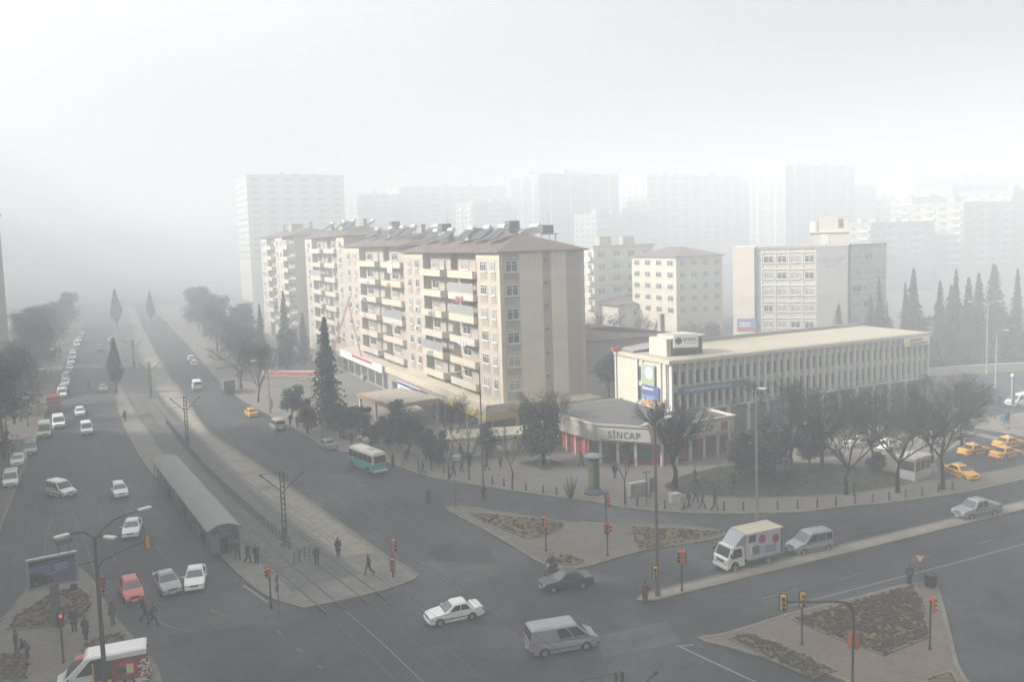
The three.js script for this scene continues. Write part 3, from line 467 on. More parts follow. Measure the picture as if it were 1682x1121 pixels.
// low two storey building with upright fins, and its shop podium
{
  const t = thing('low_building', 'long flat roofed two storey building with white upright fins', 'building', [66.6, 0, -90]), L = 49.6, D = 13, H = 11.3;
  part('wall', [span(0.5, L - 0.5, 0, H, -D, -0.6)], M.grey, t);
  part('cornice', [span(-0.25, L + 0.25, H, H + 0.5, -D - 0.2, 0.15)], M.pale, t);
  part('flat_roof', span(0.2, L - 0.2, H + 0.501, H + 0.56, -D + 0.2, -0.3), M.rooftan, t);
  part('roof_kerb', [span(8, L - 0.1, H + 0.5, H + 1.1, -D - 0.15, -D + 0.15)], M.mid, t);
  const n = 40, step = (L - 0.6) / n, fin = box(0.26, H - 5.0, 0.6, 0, 5.0 + (H - 5.0) / 2, -0.25);
  for (let i = 0; i <= n; i++) { const f = part('fin', fin, M.white, t); f.position.x = 0.3 + i * step; }
  const panel = box(step - 0.27, 0.9, 0.12, 0, 0, -0.5), panel2 = box(step - 0.27, 1.1, 0.12, 0, 0, -0.5);
  for (let i = 0; i < n; i++) {
    const x = 0.3 + (i + 0.5) * step;
    for (const y of [10.75]) part('spandrel', panel2, M.pale, t).position.set(x, y, 0);
    part('spandrel', panel, M.pale, t).position.set(x, 7.95, 0);
    if (!(i < 4 && i > 4)) { win(t, 'e', x, 9.3, step - 0.3, 1.75, 0, 0.5, M.frameDark, i % 5 === 2 ? M.curtain : M.glass, false); win(t, 'e', x, 6.5, step - 0.3, 1.9, 0, 0.5, M.frameDark, i % 7 === 3 ? M.curtain : M.glass, false); }
  }
  part('ground_floor', span(4.6, L - 0.6, 0, 5.0, -0.55, -0.15), M.slate, t);
  part('floor_band', span(0.3, L, 4.7, 5.0, -0.14, 0.12), M.pale, t);
  for (let i = 0; i < 13; i++) part('column', box(0.4, 4.7, 0.4, 6 + i * 3.45, 2.35, 0.15), M.pale, t);
  // end wall towards the flats
  part('end_wall', [span(0.02, 0.5, 0, H, -D, -0.6)], M.warm, t);
  for (const z of [-0.9, -2.0, -6.2, -7.4, -12.8]) part('fin', span(-0.2, 0.019, 4.8, H, z - 0.16, z + 0.16), M.white, t);
  for (const y of [6.6, 9.3]) { const q = part('window', winGeo(1.0, 2.0, 1, false)[0], M.frameDark, t); part('pane', winGeo(1.0, 2.0, 1, false)[1], M.glass, q); place(q, 's', 6.8, y, 0.02); }
  part('rooftop_room', [span(1.8, 7.6, H + 0.56, H + 2.9, -7.2, -3.2)], M.warm, t); part('room_roof', span(3.4, 8.0, H + 2.901, H + 3.15, -7.5, -2.6), M.pale, t);
  part('glazed_front', [span(2.6, 7.6, H + 0.6, H + 2.85, -3.18, -3.1)], M.slate, t); for (const x of [2.6, 4.3, 6, 7.6]) part('glazing_bar', box(0.1, 2.3, 0.12, x, H + 1.75, -3.05), M.greenMetal, t);
  part('chimney', [box(0.7, 2.4, 0.7, 3, H + 4.9, -6)], M.mid, t);
  part('roof_edge_marker', box(1.6, 0.5, 0.5, -0.1, H + 0.76, -D + 0.6), M.red, t);
  // side annex on the roof
  part('roof_slab', (() => { const g = box(6.5, 0.15, 4); g.rotateZ(0.08); return g.translate(3.6, H + 1.0, -11); })(), M.grey, t);
}
flatSign('rooftop_sign', 'white rooftop sign with dark round emblem and letters', [70.3, 14.0, -91.5], -0.38, 3.4, 1.8, 0.25, M.white, (c, w, h) => { c.fillStyle = '#dfe2e2'; c.fillRect(0, 0, w, h); c.fillStyle = '#4b5557'; c.beginPath(); c.arc(w * 0.2, h * 0.47, h * 0.27, 0, 7); c.fill(); c.font = 'bold ' + Math.round(h * 0.42) + 'px sans-serif'; c.fillText('MARCH', w * 0.36, h * 0.52); c.fillStyle = '#8a9596'; c.fillRect(w * 0.38, h * 0.66, w * 0.55, h * 0.06); });
flatSign('poster', 'pale green printed poster on the low building end wall', [66.3, 9.4, -94.6], -Math.PI / 2, 2.9, 3.0, 0.06, M.white, (c, w, h) => { c.fillStyle = '#93a39b'; c.fillRect(0, 0, w, h); c.fillStyle = '#c3cac7'; c.beginPath(); c.arc(w * 0.6, h * 0.4, h * 0.3, 0, 7); c.fill(); c.fillStyle = '#98a874'; c.fillRect(w * 0.1, h * 0.7, w * 0.6, h * 0.25); c.fillStyle = '#fff'; c.fillRect(w * 0.35, h * 0.42, w * 0.3, h * 0.06); });
flatSign('banner', 'tilted blue banner below the poster on the low building', [66.2, 7.0, -94.0], -Math.PI / 2, 4.0, 2.0, 0.06, M.blue, (c, w, h) => { c.fillStyle = '#4a5a86'; c.fillRect(0, 0, w, h); c.fillStyle = '#6f86b8'; c.fillRect(0, h * 0.7, w, h * 0.3); c.fillStyle = '#fff'; c.fillRect(w * 0.08, h * 0.1, w * 0.08, h * 0.2); lines(c, '#e6e9f2', w * 0.2, h * 0.15, w * 0.6, 1, 10, h * 0.12); });
flatSign('banner', 'long dark blue banner across the building fins', [73.2, 7.75, -89.5], 0, 11.5, 0.95, 0.06, M.blue, (c, w, h) => { c.fillStyle = '#43566f'; c.fillRect(0, 0, w, h); lines(c, '#8ea3bd', 40, h * 0.3, 420, 1, 10, h * 0.4); });
flatSign('banner', 'brown patterned banner at the foot of the end wall', [66.2, 5.2, -93.6], -Math.PI / 2, 4.4, 1.9, 0.06, M.salmon, (c, w, h) => { c.fillStyle = '#b79a78'; c.fillRect(0, 0, w, h); c.fillStyle = '#e5e2c8'; c.fillRect(0, h * 0.5, w, h * 0.5); c.fillStyle = '#8d93a8'; c.fillRect(w * 0.2, h * 0.6, w * 0.5, h * 0.22); });
flatSign('shop_sign', 'red white and yellow sign high on the finned facade', [112.4, 10.8, -89.3], 0, 5.6, 1.3, 0.1, M.white, (c, w, h) => { c.fillStyle = '#d9cfc2'; c.fillRect(0, 0, w, h); lines(c, '#c23a44', w * 0.2, h * 0.1, w * 0.6, 1, 10, h * 0.42); c.fillStyle = '#3d7f66'; c.fillRect(w * 0.2, h * 0.65, w * 0.7, h * 0.25); c.fillStyle = '#c8c82a'; c.fillRect(0, h * 0.4, w * 0.14, h * 0.6); });
{
  const P = [[53.2, -101], [54.2, -89.2], [59.4, -83.2], [71.5, -83.4], [71.5, -89.7], [66.4, -89.7], [66.4, -101]];
  const t = thing('shop_podium', 'single storey corner shop with white lettered fascia and grey flat roof', 'shop');
  const ins = [[54.6, -100.6], [55.4, -89.8], [60.0, -84.4], [71.1, -84.5], [71.1, -89.8], [66.5, -89.8], [66.5, -100.6]];
  part('wall', slabGeo(ins, 0, 3.0), mat(0.5, 0.05, 0.035, 0.8), t);
  part('fascia', slabGeo(P, 3.0, 5.0), M.pale, t);
  part('flat_roof', slabGeo(P.map(([x, z]) => [62.5 + (x - 62.5) * 0.965, -93 + (z + 93) * 0.965]), 5.001, 5.06), M.roofgrey, t);
  const rim = P.slice(); part('roof_rim', ribbon(rim, 0.0, 0.2, 5.0, 5.25, true), M.pale, t);
  // glass between white columns
  const sides = [[[55.4, -99], [55.4, -89.9]], [[55.5, -89.6], [59.9, -84.55]], [[60.3, -84.4], [71, -84.5]]];
  for (const [a, b] of sides) {
    const len = Math.hypot(b[0] - a[0], b[1] - a[1]), n = Math.max(2, Math.round(len / 2.3)), dx = (b[0] - a[0]) / len, dz = (b[1] - a[1]) / len, ry = Math.atan2(-dz, dx);
    for (let i = 0; i < n; i++) {
      const u = (i + 0.5) * len / n, w = len / n - 0.5;
      const o = part('shop_window', merge([box(w, 2.1, 0.05, 0, 1.55, 0.16)]), M.glass, t); o.position.set(a[0] + dx * u, 0, a[1] + dz * u); o.rotation.y = ry;
      const c = part('column', box(0.3, 2.99, 0.3, 0, 1.5, 0.75), M.white, t); c.position.set(a[0] + dx * (i * len / n + 0.2), 0, a[1] + dz * (i * len / n + 0.2)); c.rotation.y = ry;
    }
  }
}
const shopText = (c, w, h) => { c.fillStyle = '#b9b7ae'; c.fillRect(0, 0, w, h); c.fillStyle = '#2b3138'; c.font = 'bold ' + Math.round(h * 0.8) + 'px sans-serif'; c.textAlign = 'center'; c.textBaseline = 'middle'; c.fillText('SİNCAP', w / 2, h * 0.55, w * 0.94); };
flatSign('shop_sign', 'dark letters on the chamfered corner fascia of the shop', [56.65, 4.05, -86.0], -0.857, 6.6, 1.5, 0.12, M.white, shopText);
flatSign('shop_sign', 'dark letters and red logo on the shop fascia beside the finned facade', [66.8, 4.1, -83.2], 0, 7.4, 1.4, 0.12, M.white, (c, w, h) => { shopText(c, w * 0.8, h); c.fillStyle = '#d9d8d2'; c.fillRect(w * 0.8, 0, w * 0.2, h); c.fillStyle = '#8d3030'; c.fillRect(w * 0.82, h * 0.05, w * 0.16, h * 0.9); });

// office block with a blank signed tower
{
  const t = thing('office_building', 'five storey grey office block with blank tower bearing faded lettering', 'building', [119.3, 0, -139]), a = 0.46, H = 24.6;
  // left wing, turned by a: local u runs along the face
  const wing = (name, p0, ang, L, D, cols, f0, skip) => {
    const g = new THREE.Group(); g.name = name; g.position.set(p0[0], 0, p0[1]); g.rotation.y = ang; t.add(g);
    part('wall', [span(0, L, 0, H, -D, 0)], M.pale, g);
    part('parapet', [span(-0.2, L + 0.2, H, H + 0.5, -D - 0.2, 0.2)], M.mid, g);
    const w = (L - f0) / cols;
    for (let k = 0; k < 6; k++) {
      const y = 4.2 + k * 3.35;
      part('floor_band', box(L - f0, 0.32, 0.16, f0 + (L - f0) / 2, y + 2.95, 0.08), M.white, g);
      for (let i = 0; i < cols; i++) win(g, 'e', f0 + (i + 0.5) * w, y + 1.55, w - 0.8, 1.45, 1, 0, M.frame, rnd() < 0.6 ? M.curtain : M.glass, true);
    }
    for (let i = 0; i <= cols; i++) part('pier', box(0.24, H - 4.2, 0.13, f0 + i * w, 4.2 + (H - 4.2) / 2, 0.065), M.white, g);
    if (f0) { part('blank_panel', span(-0.1, f0 - 1.4, 0, H + 0.6, -D, 0.5), M.warm, g); part('recess_panel', span(f0 - 1.35, f0 - 0.2, 3, H - 0.1, 0.01, 0.05), M.bluegrey, g); }
    return g;
  };
  wing('window_wing', [0, 0], -0.8, 16.2, 12, 4, 5.6);
  wing('window_wing', [21.3, 11.2], 0.02, 10.5, 12, 3, 0);
  const tw = new THREE.Group(); tw.name = 'tower'; tw.position.set(11.2, 0, 11.7); tw.rotation.y = -0.8; t.add(tw);
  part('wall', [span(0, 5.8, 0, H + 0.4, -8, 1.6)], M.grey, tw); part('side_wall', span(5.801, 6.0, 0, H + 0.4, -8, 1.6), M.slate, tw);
  part('rooftop_room', [span(-1.2, 6.2, H + 0.401, H + 3.2, -8, -0.6)], M.pale, tw); part('rooftop_room', [span(0.5, 5.8, H + 3.2, H + 6.2, -7.4, -1)], M.pale, tw);
  part('room_roof', [span(-1.5, 6.5, H + 3.05, H + 3.3, -8.3, -0.3)], M.white, tw); part('water_tank', new THREE.CylinderGeometry(0.9, 0.9, 2, 14).translate(-0.3, H + 4.3, -2), M.white, tw);
  part('opening', box(0.9, 1.7, 0.05, 4.6, H + 4.8, -0.97), M.slate, tw); part('pale_panel', box(1.6, 2.2, 0.05, 1.6, H + 1.7, -0.57), M.white, tw);
  const letters = []; for (let r = 0; r < 3; r++) { let x = [0.7, 1.2, 1.7][r]; while (x < [5.1, 4.3, 3.6][r]) { const w = 0.12 + 0.2 * rnd(); letters.push(box(w, r ? 0.34 : 0.55, 0.06, x, H - 2.0 - r * 0.75, 1.63)); x += w + 0.08; } }
  part('lettering', letters, M.bluegrey, tw);
}
flatSign('poster', 'blue and red poster on the office block end panel', [120.75, 9.0, -136.75], -0.8, 3.8, 2.6, 0.1, M.blue, (c, w, h) => { c.fillStyle = '#6d7796'; c.fillRect(0, 0, w, h); lines(c, '#e4e6ee', 60, h * 0.3, 380, 2, h * 0.2, h * 0.1); c.fillStyle = '#a0525a'; c.fillRect(0, h * 0.75, w, h * 0.25); });

// plain blocks further off: walls, floors of windows, balconies
function block(label, at, w, d, h, o = {}) {
  const t = thing('apartment_tower', label, 'building', at, o.turn ?? 0, o.group), fl = o.floors ?? Math.round(h / 3.3), fh = (h - 1) / fl, m = o.wall ?? M.pale;
  part('wall', span(0, w, 0, h, -d, 0), m, t);
  part('roof', o.hip ? hipRoof(w, d, h, 2.4, 0.6) : [span(-0.4, w + 0.4, h + 0.001, h + 0.7, -d - 0.4, 0.4)], o.hip ? M.tiles : M.mid, t);
  for (let i = 0; i < (o.boxes ?? 0); i++) part('rooftop_room', box(rr(2, 5) * (o.big ?? 1), rr(2.2, 4.4) * (o.big ?? 1), rr(2, 5) * (o.big ?? 1), w * (0.15 + 0.7 * (i + 0.5) / o.boxes), h + 1.2 * (o.big ?? 1), -d * rr(0.2, 0.8)), M.mid, t);
  const low = o.from ?? 0;
  for (const [face, len, cols] of [['s', d, o.sc ?? Math.round(d / 6)], ['e', w, o.ec ?? Math.round(w / 6)]]) {
    const c = len / cols;
    for (let k = low; k < fl; k++) for (let i = 0; i < cols; i++) {
      const y = 0.7 + (k + 0.5) * fh;
      if (o.balc && (i + (face === 'e' ? 1 : 0)) % 2 === 0) place(part('balcony', box(c * 0.8, fh * 0.36, 1.1, 0, -fh * 0.3, 0.55), M.white, t), face, (i + 0.5) * c, y);
      win(t, face, (i + 0.5) * c, y + 0.15, c * 0.5, fh * 0.5, 1, 0, M.frame, M.glass, false);
    }
    if (o.strips) for (let i = 1; i < cols; i += 2) place(part('pier', box(0.9, h - 0.1, 0.4, 0, h / 2, 0.2), M.white, t), face, i * c, 0);
  }
  return t;
}
block('hazy tower with crowded rooftop rooms behind the red roofed block', [230, 0, -431], 53, 37, 64, { boxes: 7, strips: true, floors: 19, from: 7, sc: 5, ec: 8, wall: M.slate, big: 1.15 });
block('very faint slab tower beside the crowded roofed tower', [307, 0, -436], 75, 29, 64, { strips: true, floors: 19, from: 6, sc: 4, ec: 9, boxes: 4, big: 1.15 });
block('faint tower with upright pale strips behind the office block', [345, 0, -359], 53, 29, 64, { strips: true, floors: 19, from: 6, sc: 4, ec: 8, boxes: 5, wall: M.grey, big: 1.15 });
block('ghostly slab high behind the apartment roofs', [183, 0, -538], 78, 31, 64, { floors: 19, from: 10, sc: 3, ec: 8, boxes: 3, big: 1.15 });
block('ghostly tower closing the avenue beyond the row of flats', [72, 0, -449], 50, 36, 64, { floors: 19, from: 6, sc: 5, ec: 6, boxes: 4, wall: M.pale, big: 1.15 });
for (const [x, z, w, d, h, c, label] of [[205, -470, 40, 26, 50, 4, 'faint block showing just above the apartment roof ridge'], [395, -400, 40, 26, 43, 4, 'faint lower block before the striped tower'], [410, -330, 40, 26, 44, 4, 'faint block between office block and conifers'], [470, -350, 60, 26, 52, 6, 'dim long block high behind the conifers'], [300, -262, 40, 24, 30, 5, 'dim low block close behind the conifers'], [150, -520, 46, 30, 58, 4, 'ghostly block up the avenue behind the flats'], [330, -475, 50, 30, 55, 5, 'faint block overlapping the crowded roofed tower'], [245, -395, 34, 24, 40, 4, 'faint low block beyond the cream flats roof'], [380, -470, 50, 30, 62, 5, 'faint tall block in the middle of the hazy skyline'], [440, -420, 46, 28, 57, 5, 'faint block filling the skyline beside the striped tower'], [500, -400, 60, 30, 62, 5, 'faint wide block behind the office wing'], [540, -330, 60, 30, 55, 5, 'dim block over the conifers beside the long one'], [395, -262, 50, 28, 44, 5, 'dim block standing behind the white balconied one']]) block(label, [x, 0, z], w, d, h, { from: 5, sc: 4, ec: c, boxes: 3, balc: rnd() < 0.5, wall: [M.pale, M.grey, M.mid][Math.floor(rnd() * 3)] });
block('faint block with slanting balcony lines beside the avenue trees', [-41, 0, -206], 22, 26, 37, { floors: 11, from: 1, sc: 3, ec: 4, balc: true });
block('dim wide block above the dark conifers', [540, 0, -396], 90, 45, 64, { floors: 20, from: 8, sc: 4, ec: 8, boxes: 4, wall: M.grey, big: 1.15 });
block('dim block with white balconies above the dark conifers', [350, 0, -255], 66, 34, 38, { floors: 11, from: 3, sc: 5, ec: 8, balc: true, boxes: 2, wall: M.mid, big: 1.15 });
block('cream block with balconies behind the tiled house', [126, 0, -205], 20, 16, 25, { floors: 7, from: 2, sc: 4, ec: 4, balc: true, boxes: 3, wall: M.cream });
block('yellowish block with red hipped roof beside the office block', [134, 0, -178], 15, 20, 22.5, { floors: 7, from: 2, sc: 4, ec: 4, hip: true, wall: M.cream });
{ const t = thing('tiled_house', 'low wide house with shallow red tiled roof', 'house', [128, 0, -196]); part('wall', span(0, 26, 0, 9.5, -14, 0), M.pale, t); part('roof', hipRoof(26, 14, 9.5, 2.6, 1.2), M.tiles, t); for (let i = 0; i < 7; i++) win(t, 'e', 2 + i * 3.7, 7.2, 1.8, 2, 1); }
{ const t = thing('red_roofed_shed', 'long low shed with dull red roof behind the flats', 'shed', [86, 0, -150]); part('wall', span(0, 26, 0, 6.8, -18, 0), M.mid, t); part('roof', hipRoof(26, 18, 6.8, 2.0, 0.8), new THREE.MeshStandardMaterial({ map: T.tiles, color: rgb(0.95, 0.72, 0.7), roughness: 0.9 }), t); }
{ const t = thing('red_roofed_shed', 'small shed with salmon red roof behind the finned building', 'shed', [98, 0, -112]); part('wall', span(0, 14, 0, 8.6, -10, 0), M.mid, t); part('roof', hipRoof(14, 10, 8.6, 1.4, 0.8), M.salmon, t); }
// tall building that the photograph is taken from, behind the camera
{ const t = thing('camera_side_building', 'tall dark block that the street is seen from', 'building', [-70, 0, 42]); part('wall', span(0, 150, 0, 67, -40, 0), M.slate, t); part('roof', span(-0.3, 150.3, 67.001, 67.6, -40.3, 0.3), M.mid, t); for (let k = 1; k < 19; k++) part('floor_band', span(-0.1, 150.1, 3.5 * k, 3.5 * k + 0.4, -40.12, -40.001), M.mid, t); }
// the rows of blocks that the avenue runs between, beside and behind the viewpoint
function sideBlock(label, at, w, d, h) { const t = thing('avenue_block', label, 'building', at); part('wall', span(0, w, 0, h, -d, 0), M.mid, t); part('roof', span(-0.3, w + 0.3, h + 0.001, h + 0.6, -d - 0.3, 0.3), M.mid, t); for (let k = 1; k * 3.4 < h; k++) part('floor_band', span(-0.1, w + 0.1, 3.4 * k, 3.4 * k + 0.35, -d - 0.1, 0.1), M.pale, t); }
sideBlock('tall block along the tree lined pavement beside the billboard', [-56, 0, -48], 30, 62, 68);
sideBlock('tall block along the tree lined pavement beside the parked vans', [-56, 0, -114], 30, 38, 50);
sideBlock('tall block across the street from the corner island', [72, 0, 10], 50, 36, 56);
// low wall along the side street
{ const t = thing('garden_wall', 'pale low wall between the side street and the dark conifers', 'wall'); part('wall', ribbon([[126, -112], [147, -107], [175, -98]], 0.2, 0.2, 0, 1.5), M.pale, t); part('coping', ribbon([[126, -112], [147, -107], [175, -98]], 0.28, 0.28, 1.5, 1.62), M.white, t); }
// ---------------------------------------------------------------- trees and shrubs
const barkMat = new THREE.MeshStandardMaterial({ map: T.bark, color: rgb(0.075, 0.065, 0.055), roughness: 0.95 }), twigMat = mat(0.075, 0.062, 0.055, 1), twigRed = mat(0.1, 0.07, 0.055, 1);
const leafDark = mat(0.035, 0.052, 0.032, 0.9, { side: THREE.DoubleSide }), leafBlue = mat(0.038, 0.055, 0.042, 0.9, { side: THREE.DoubleSide }), leafGreen = mat(0.05, 0.065, 0.03, 0.9, { side: THREE.DoubleSide });
function rods(segs) { // tapered prisms
  const pos = [], nor = [], u = V(0, 0, 0), w = V(0, 0, 0), d = V(0, 0, 0), up = V(0.3, 1, 0.2).normalize();
  for (const [a, b, r0, r1, n] of segs) {
    d.subVectors(b, a).normalize(); u.crossVectors(d, Math.abs(d.dot(up)) > 0.95 ? V(1, 0, 0) : up).normalize(); w.crossVectors(d, u);
    for (let i = 0; i < n; i++) {
      const q = [i, i + 1].map((k) => { const t = k / n * 6.28319; return u.clone().multiplyScalar(Math.cos(t)).addScaledVector(w, Math.sin(t)); });
      const P = [a.clone().addScaledVector(q[0], r0), a.clone().addScaledVector(q[1], r0), b.clone().addScaledVector(q[1], r1), b.clone().addScaledVector(q[0], r1)];
      for (const k of [0, 2, 1, 0, 3, 2]) { pos.push(P[k].x, P[k].y, P[k].z); const m = k === 0 || k === 3 ? q[0] : q[1]; nor.push(m.x, m.y, m.z); }
    }
  }
  const g = new THREE.BufferGeometry(); g.setAttribute('position', new THREE.Float32BufferAttribute(pos, 3)); g.setAttribute('normal', new THREE.Float32BufferAttribute(nor, 3)); return metric(g);
}
function bareParts(s, H, spread, r, fork = 0.28, levels = 5, kids = 4) {
  seed = s; const trunk = [], twigs = [], limbs = [];
  const grow = (p, dir, len, rad, lv) => {
    let a = p.clone(), d = dir.clone(); const n = lv < 2 ? 3 : 2;
    for (let i = 0; i < n; i++) {
      d.add(V(rr(-0.2, 0.2), rr(-0.08, 0.1), rr(-0.2, 0.2))).normalize(); const b = a.clone().addScaledVector(d, len / n);
      (lv < 2 ? limbs : twigs).push([a, b, Math.max(0.011, rad * (1 - 0.45 * i / n)), Math.max(0.008, rad * (1 - 0.45 * (i + 1) / n)), lv < 2 ? 5 : 3]);
      if (lv < levels && i > 0 | lv > 0) for (let k = 0; k < (lv > 2 && rnd() < 0.6 ? 2 : 1); k++) { const sd = d.clone().add(V(rr(-1, 1) * spread, rr(-0.45, 0.42), rr(-1, 1) * spread)).normalize(); grow(b, sd, len * rr(0.5, 0.72), rad * 0.5, lv + 1); }
      a = b;
    }
    if (lv < levels) for (let k = 0; k < 2; k++) { const sd = d.clone().add(V(rr(-0.9, 0.9) * spread, rr(-0.35, 0.4), rr(-0.9, 0.9) * spread)).normalize(); grow(a, sd, len * rr(0.55, 0.75), rad * 0.52, lv + 1); }
  };
  let a = V(0, 0, 0); for (let i = 0; i < 3; i++) { const b = V(rr(-0.12, 0.12) * i, H * fork * (i + 1) / 3, rr(-0.12, 0.12) * i); trunk.push([a, b, r * (1.15 - 0.2 * i), r * (0.95 - 0.2 * i), 8]); a = b; }
  for (let k = 0; k < kids; k++) { const t = k / kids * 6.28 + rr(-0.4, 0.4); grow(a, V(Math.cos(t) * spread * 0.95, 1, Math.sin(t) * spread * 0.95).normalize(), H * (1 - fork) * 0.42, r * 0.5, 1); }
  return [rods(trunk), rods(limbs), rods(twigs)];
}
function bareTree(name, label, p, turn, parts, s = 1, m = twigMat, group, cat = 'tree') {
  const t = thing(name, label, cat, p, turn, group); part('trunk', parts[0], barkMat, t); part('branches', parts[1], barkMat, t); part('twigs', parts[2], m, t); t.scale.setScalar(s); return t;
}
function leaves(n, at, size, flat = 0.5) { // many small three cornered leaves spread through a volume
  const pos = [];
  for (let i = 0; i < n; i++) {
    const c = at(i), s = size * rr(0.6, 1.4), a = V(rr(-1, 1), rr(-1, 1) * flat, rr(-1, 1)).normalize(), b = V(rr(-1, 1), rr(-1, 1), rr(-1, 1)).cross(a).normalize();
    for (const [x, y] of [[-0.6, -0.3], [0.6, -0.3], [0, 0.8]]) pos.push(c.x + (a.x * x + b.x * y) * s, c.y + (a.y * x + b.y * y) * s, c.z + (a.z * x + b.z * y) * s);
  }
  const g = new THREE.BufferGeometry(); g.setAttribute('position', new THREE.Float32BufferAttribute(pos, 3)); g.computeVertexNormals(); return metric(g);
}
function coniferParts(s, H, R, n = 3600, tiers = 14) {
  seed = s; const low = 0.1;
  const bump = []; for (let i = 0; i < 400; i++) bump.push(rr(0.45, 1.12));
  const g = leaves(n, () => { const t = Math.pow(rnd(), 1.35), q = (t * tiers) % 1, a = rr(0, 6.28), arm = Math.round(a * 1.6 + Math.floor(t * tiers) * 0.7), rad = R * Math.pow(1 - t, 0.85) * (1.1 - 0.55 * q) * Math.pow(rr(0.03, 1), 0.6) * bump[(arm * 37 + Math.floor(t * tiers) * 11) % 400]; const aa = arm / 1.6 + rr(-0.22, 0.22); return V(Math.cos(aa) * rad, H * (low + (1 - low) * t) - rad * 0.22, Math.sin(aa) * rad); }, 0.32, 0.3);
  return [rods([[V(0, 0, 0), V(0, H * 0.6, 0), H * 0.018, H * 0.009, 7], [V(0, H * 0.6, 0), V(0, H * 1.01, 0), H * 0.009, 0.02, 5]]), g];
}
function lobedParts(s, H, R, n = 4200, lobes = 14, low = 0.25) {
  seed = s; const L = []; for (let i = 0; i < lobes; i++) { const a = rr(0, 6.28), t = rnd(), rad = R * 0.58 * Math.sqrt(rnd()); L.push([V(Math.cos(a) * rad, H * (low + 0.12 + (0.78 - low) * t), Math.sin(a) * rad), R * rr(0.34, 0.58) * (1.1 - 0.4 * t)]); }
  const g = leaves(n, (i) => { const [c, r] = L[i % lobes], v = V(rr(-1, 1), rr(-1, 1), rr(-1, 1)); v.normalize().multiplyScalar(r * Math.pow(rnd(), 0.75)); return v.add(c); }, 0.3, 0.8);
  const limbs = [[V(0, 0, 0), V(0.1, H * low * 1.4, 0), 0.22, 0.15, 7]]; for (const [c] of L.slice(0, 8)) limbs.push([V(0.1, H * low * 1.3, 0), c, 0.1, 0.03, 4]);
  return [rods(limbs), g];
}
function profileParts(s, H, prof, n, size, stem) {
  seed = s; const g = leaves(n, () => { const t = rnd(), a = rr(0, 6.28), r = prof(t) * Math.sqrt(rr(0.15, 1)) * (0.9 + 0.2 * Math.sin(a * 3 + t * 9)); return V(Math.cos(a) * r, stem + (H - stem) * t, Math.sin(a) * r); }, size, 1.5);
  return [rods([[V(0, 0, 0), V(0, H * 0.85, 0), 0.12, 0.04, 6]]), g];
}
function leafTree(name, label, p, turn, parts, s = 1, m = leafDark, group, cat = 'tree') { const t = thing(name, label, cat, p, turn, group); part('trunk', parts[0], barkMat, t); part('crown', parts[1], m, t); t.scale.set(s * rr(0.85, 1.15), s * rr(0.86, 1.14), s * rr(0.85, 1.15)); return t; }

const bareA = bareParts(11, 9.5, 0.75, 0.2, 0.26, 5, 5), bareB = bareParts(23, 9.5, 0.85, 0.2, 0.3, 5, 5), bareC = bareParts(37, 9, 0.65, 0.16, 0.24, 5, 5), thin = bareParts(53, 6.5, 0.5, 0.1, 0.38, 4, 3);
// bare trees of the grass bed and the plaza
bareTree('bare_tree', 'bare many limbed tree by the white box in front of the corner shop', [56.29, -75.45], 0.4, bareParts(61, 9.6, 0.55, 0.3, 0.3, 5, 7), 1.05);
for (const [p, turn, k, s, label] of [
  [[70.2, -64.23], 0.2, bareA, 1.0, 'bare grey tree behind the lone walker on the grass bed'],
  [[75.18, -61.91], 1.4, bareB, 1.02, 'bare spreading tree directly beside the white kiosk'],
  [[80.2, -60.35], 3.0, bareB, 1.12, 'bare round topped tree near the waiting taxis'],
  [[80.89, -70.22], 4.1, bareA, 1.0, 'bare tree among parked cars before the finned facade'],
  [[75.68, -72.89], 5.0, bareB, 1.05, 'bare brownish tree before the middle of the finned facade'],
  [[73.49, -75.55], 0.9, bareC, 1.1, 'bare bushy tree beside the dark evergreen shrubs'],
  [[88.38, -68.02], 5.6, bareA, 1.05, 'bare tree at the taxi rank corner'],
  [[96.31, -69.82], 0.6, bareC, 1.0, 'small bare tree beside the taxi facing the crossing'],
]) bareTree('bare_tree', label, p, turn, k, s * 1.12, twigRed, 'bare trees round the grass bed');
bareTree('bare_tree', 'slender bare tree on the plaza beside the advertising column', [48.49, -73.66], 0.3, thin, 1.05);
bareTree('bare_tree', 'slender leaning bare tree near the café', [38.04, -90.79], 0.9, thin, 0.95);
bareTree('bare_tree', 'slender bare tree standing before the diamond shaped bed', [40.77, -84.81], 2.1, thin, 1.15, twigRed);
bareTree('bare_tree', 'bare reddish tree behind the plaza evergreen', [52.42, -97.05], 1.1, bareC, 0.95, twigRed);
bareTree('bare_tree', 'bare tree in front of the apartment shops', [40.42, -102.16], 2.9, bareC, 0.9);
bareTree('bare_tree', 'bare tree by the orange taxi at the roadside', [24.86, -174.85], 1.9, bareA, 1.2);
bareTree('bare_tree', 'bare tree at the kerb behind the lone white van', [25.27, -157.8], 3.3, bareC, 1.2);
// shrub of many bare canes
{ seed = 77; const l = []; for (let i = 0; i < 60; i++) { const a = rr(0, 6.28), r = rr(0.1, 1.2); l.push([V(Math.cos(a) * 0.12, 0, Math.sin(a) * 0.12), V(Math.cos(a) * r, rr(1.7, 2.7), Math.sin(a) * r), 0.025, 0.006, 3]); } const t = thing('bare_shrub', 'bare reddish shrub of upright canes on the plaza', 'shrub', [44.64, -78.48]); part('canes', rods(l), twigRed, t); part('root_collar', lathe([[0, 0.3], [0.2, 0.25], [0.28, 0.1], [0.3, 0]], 10), barkMat, t); }
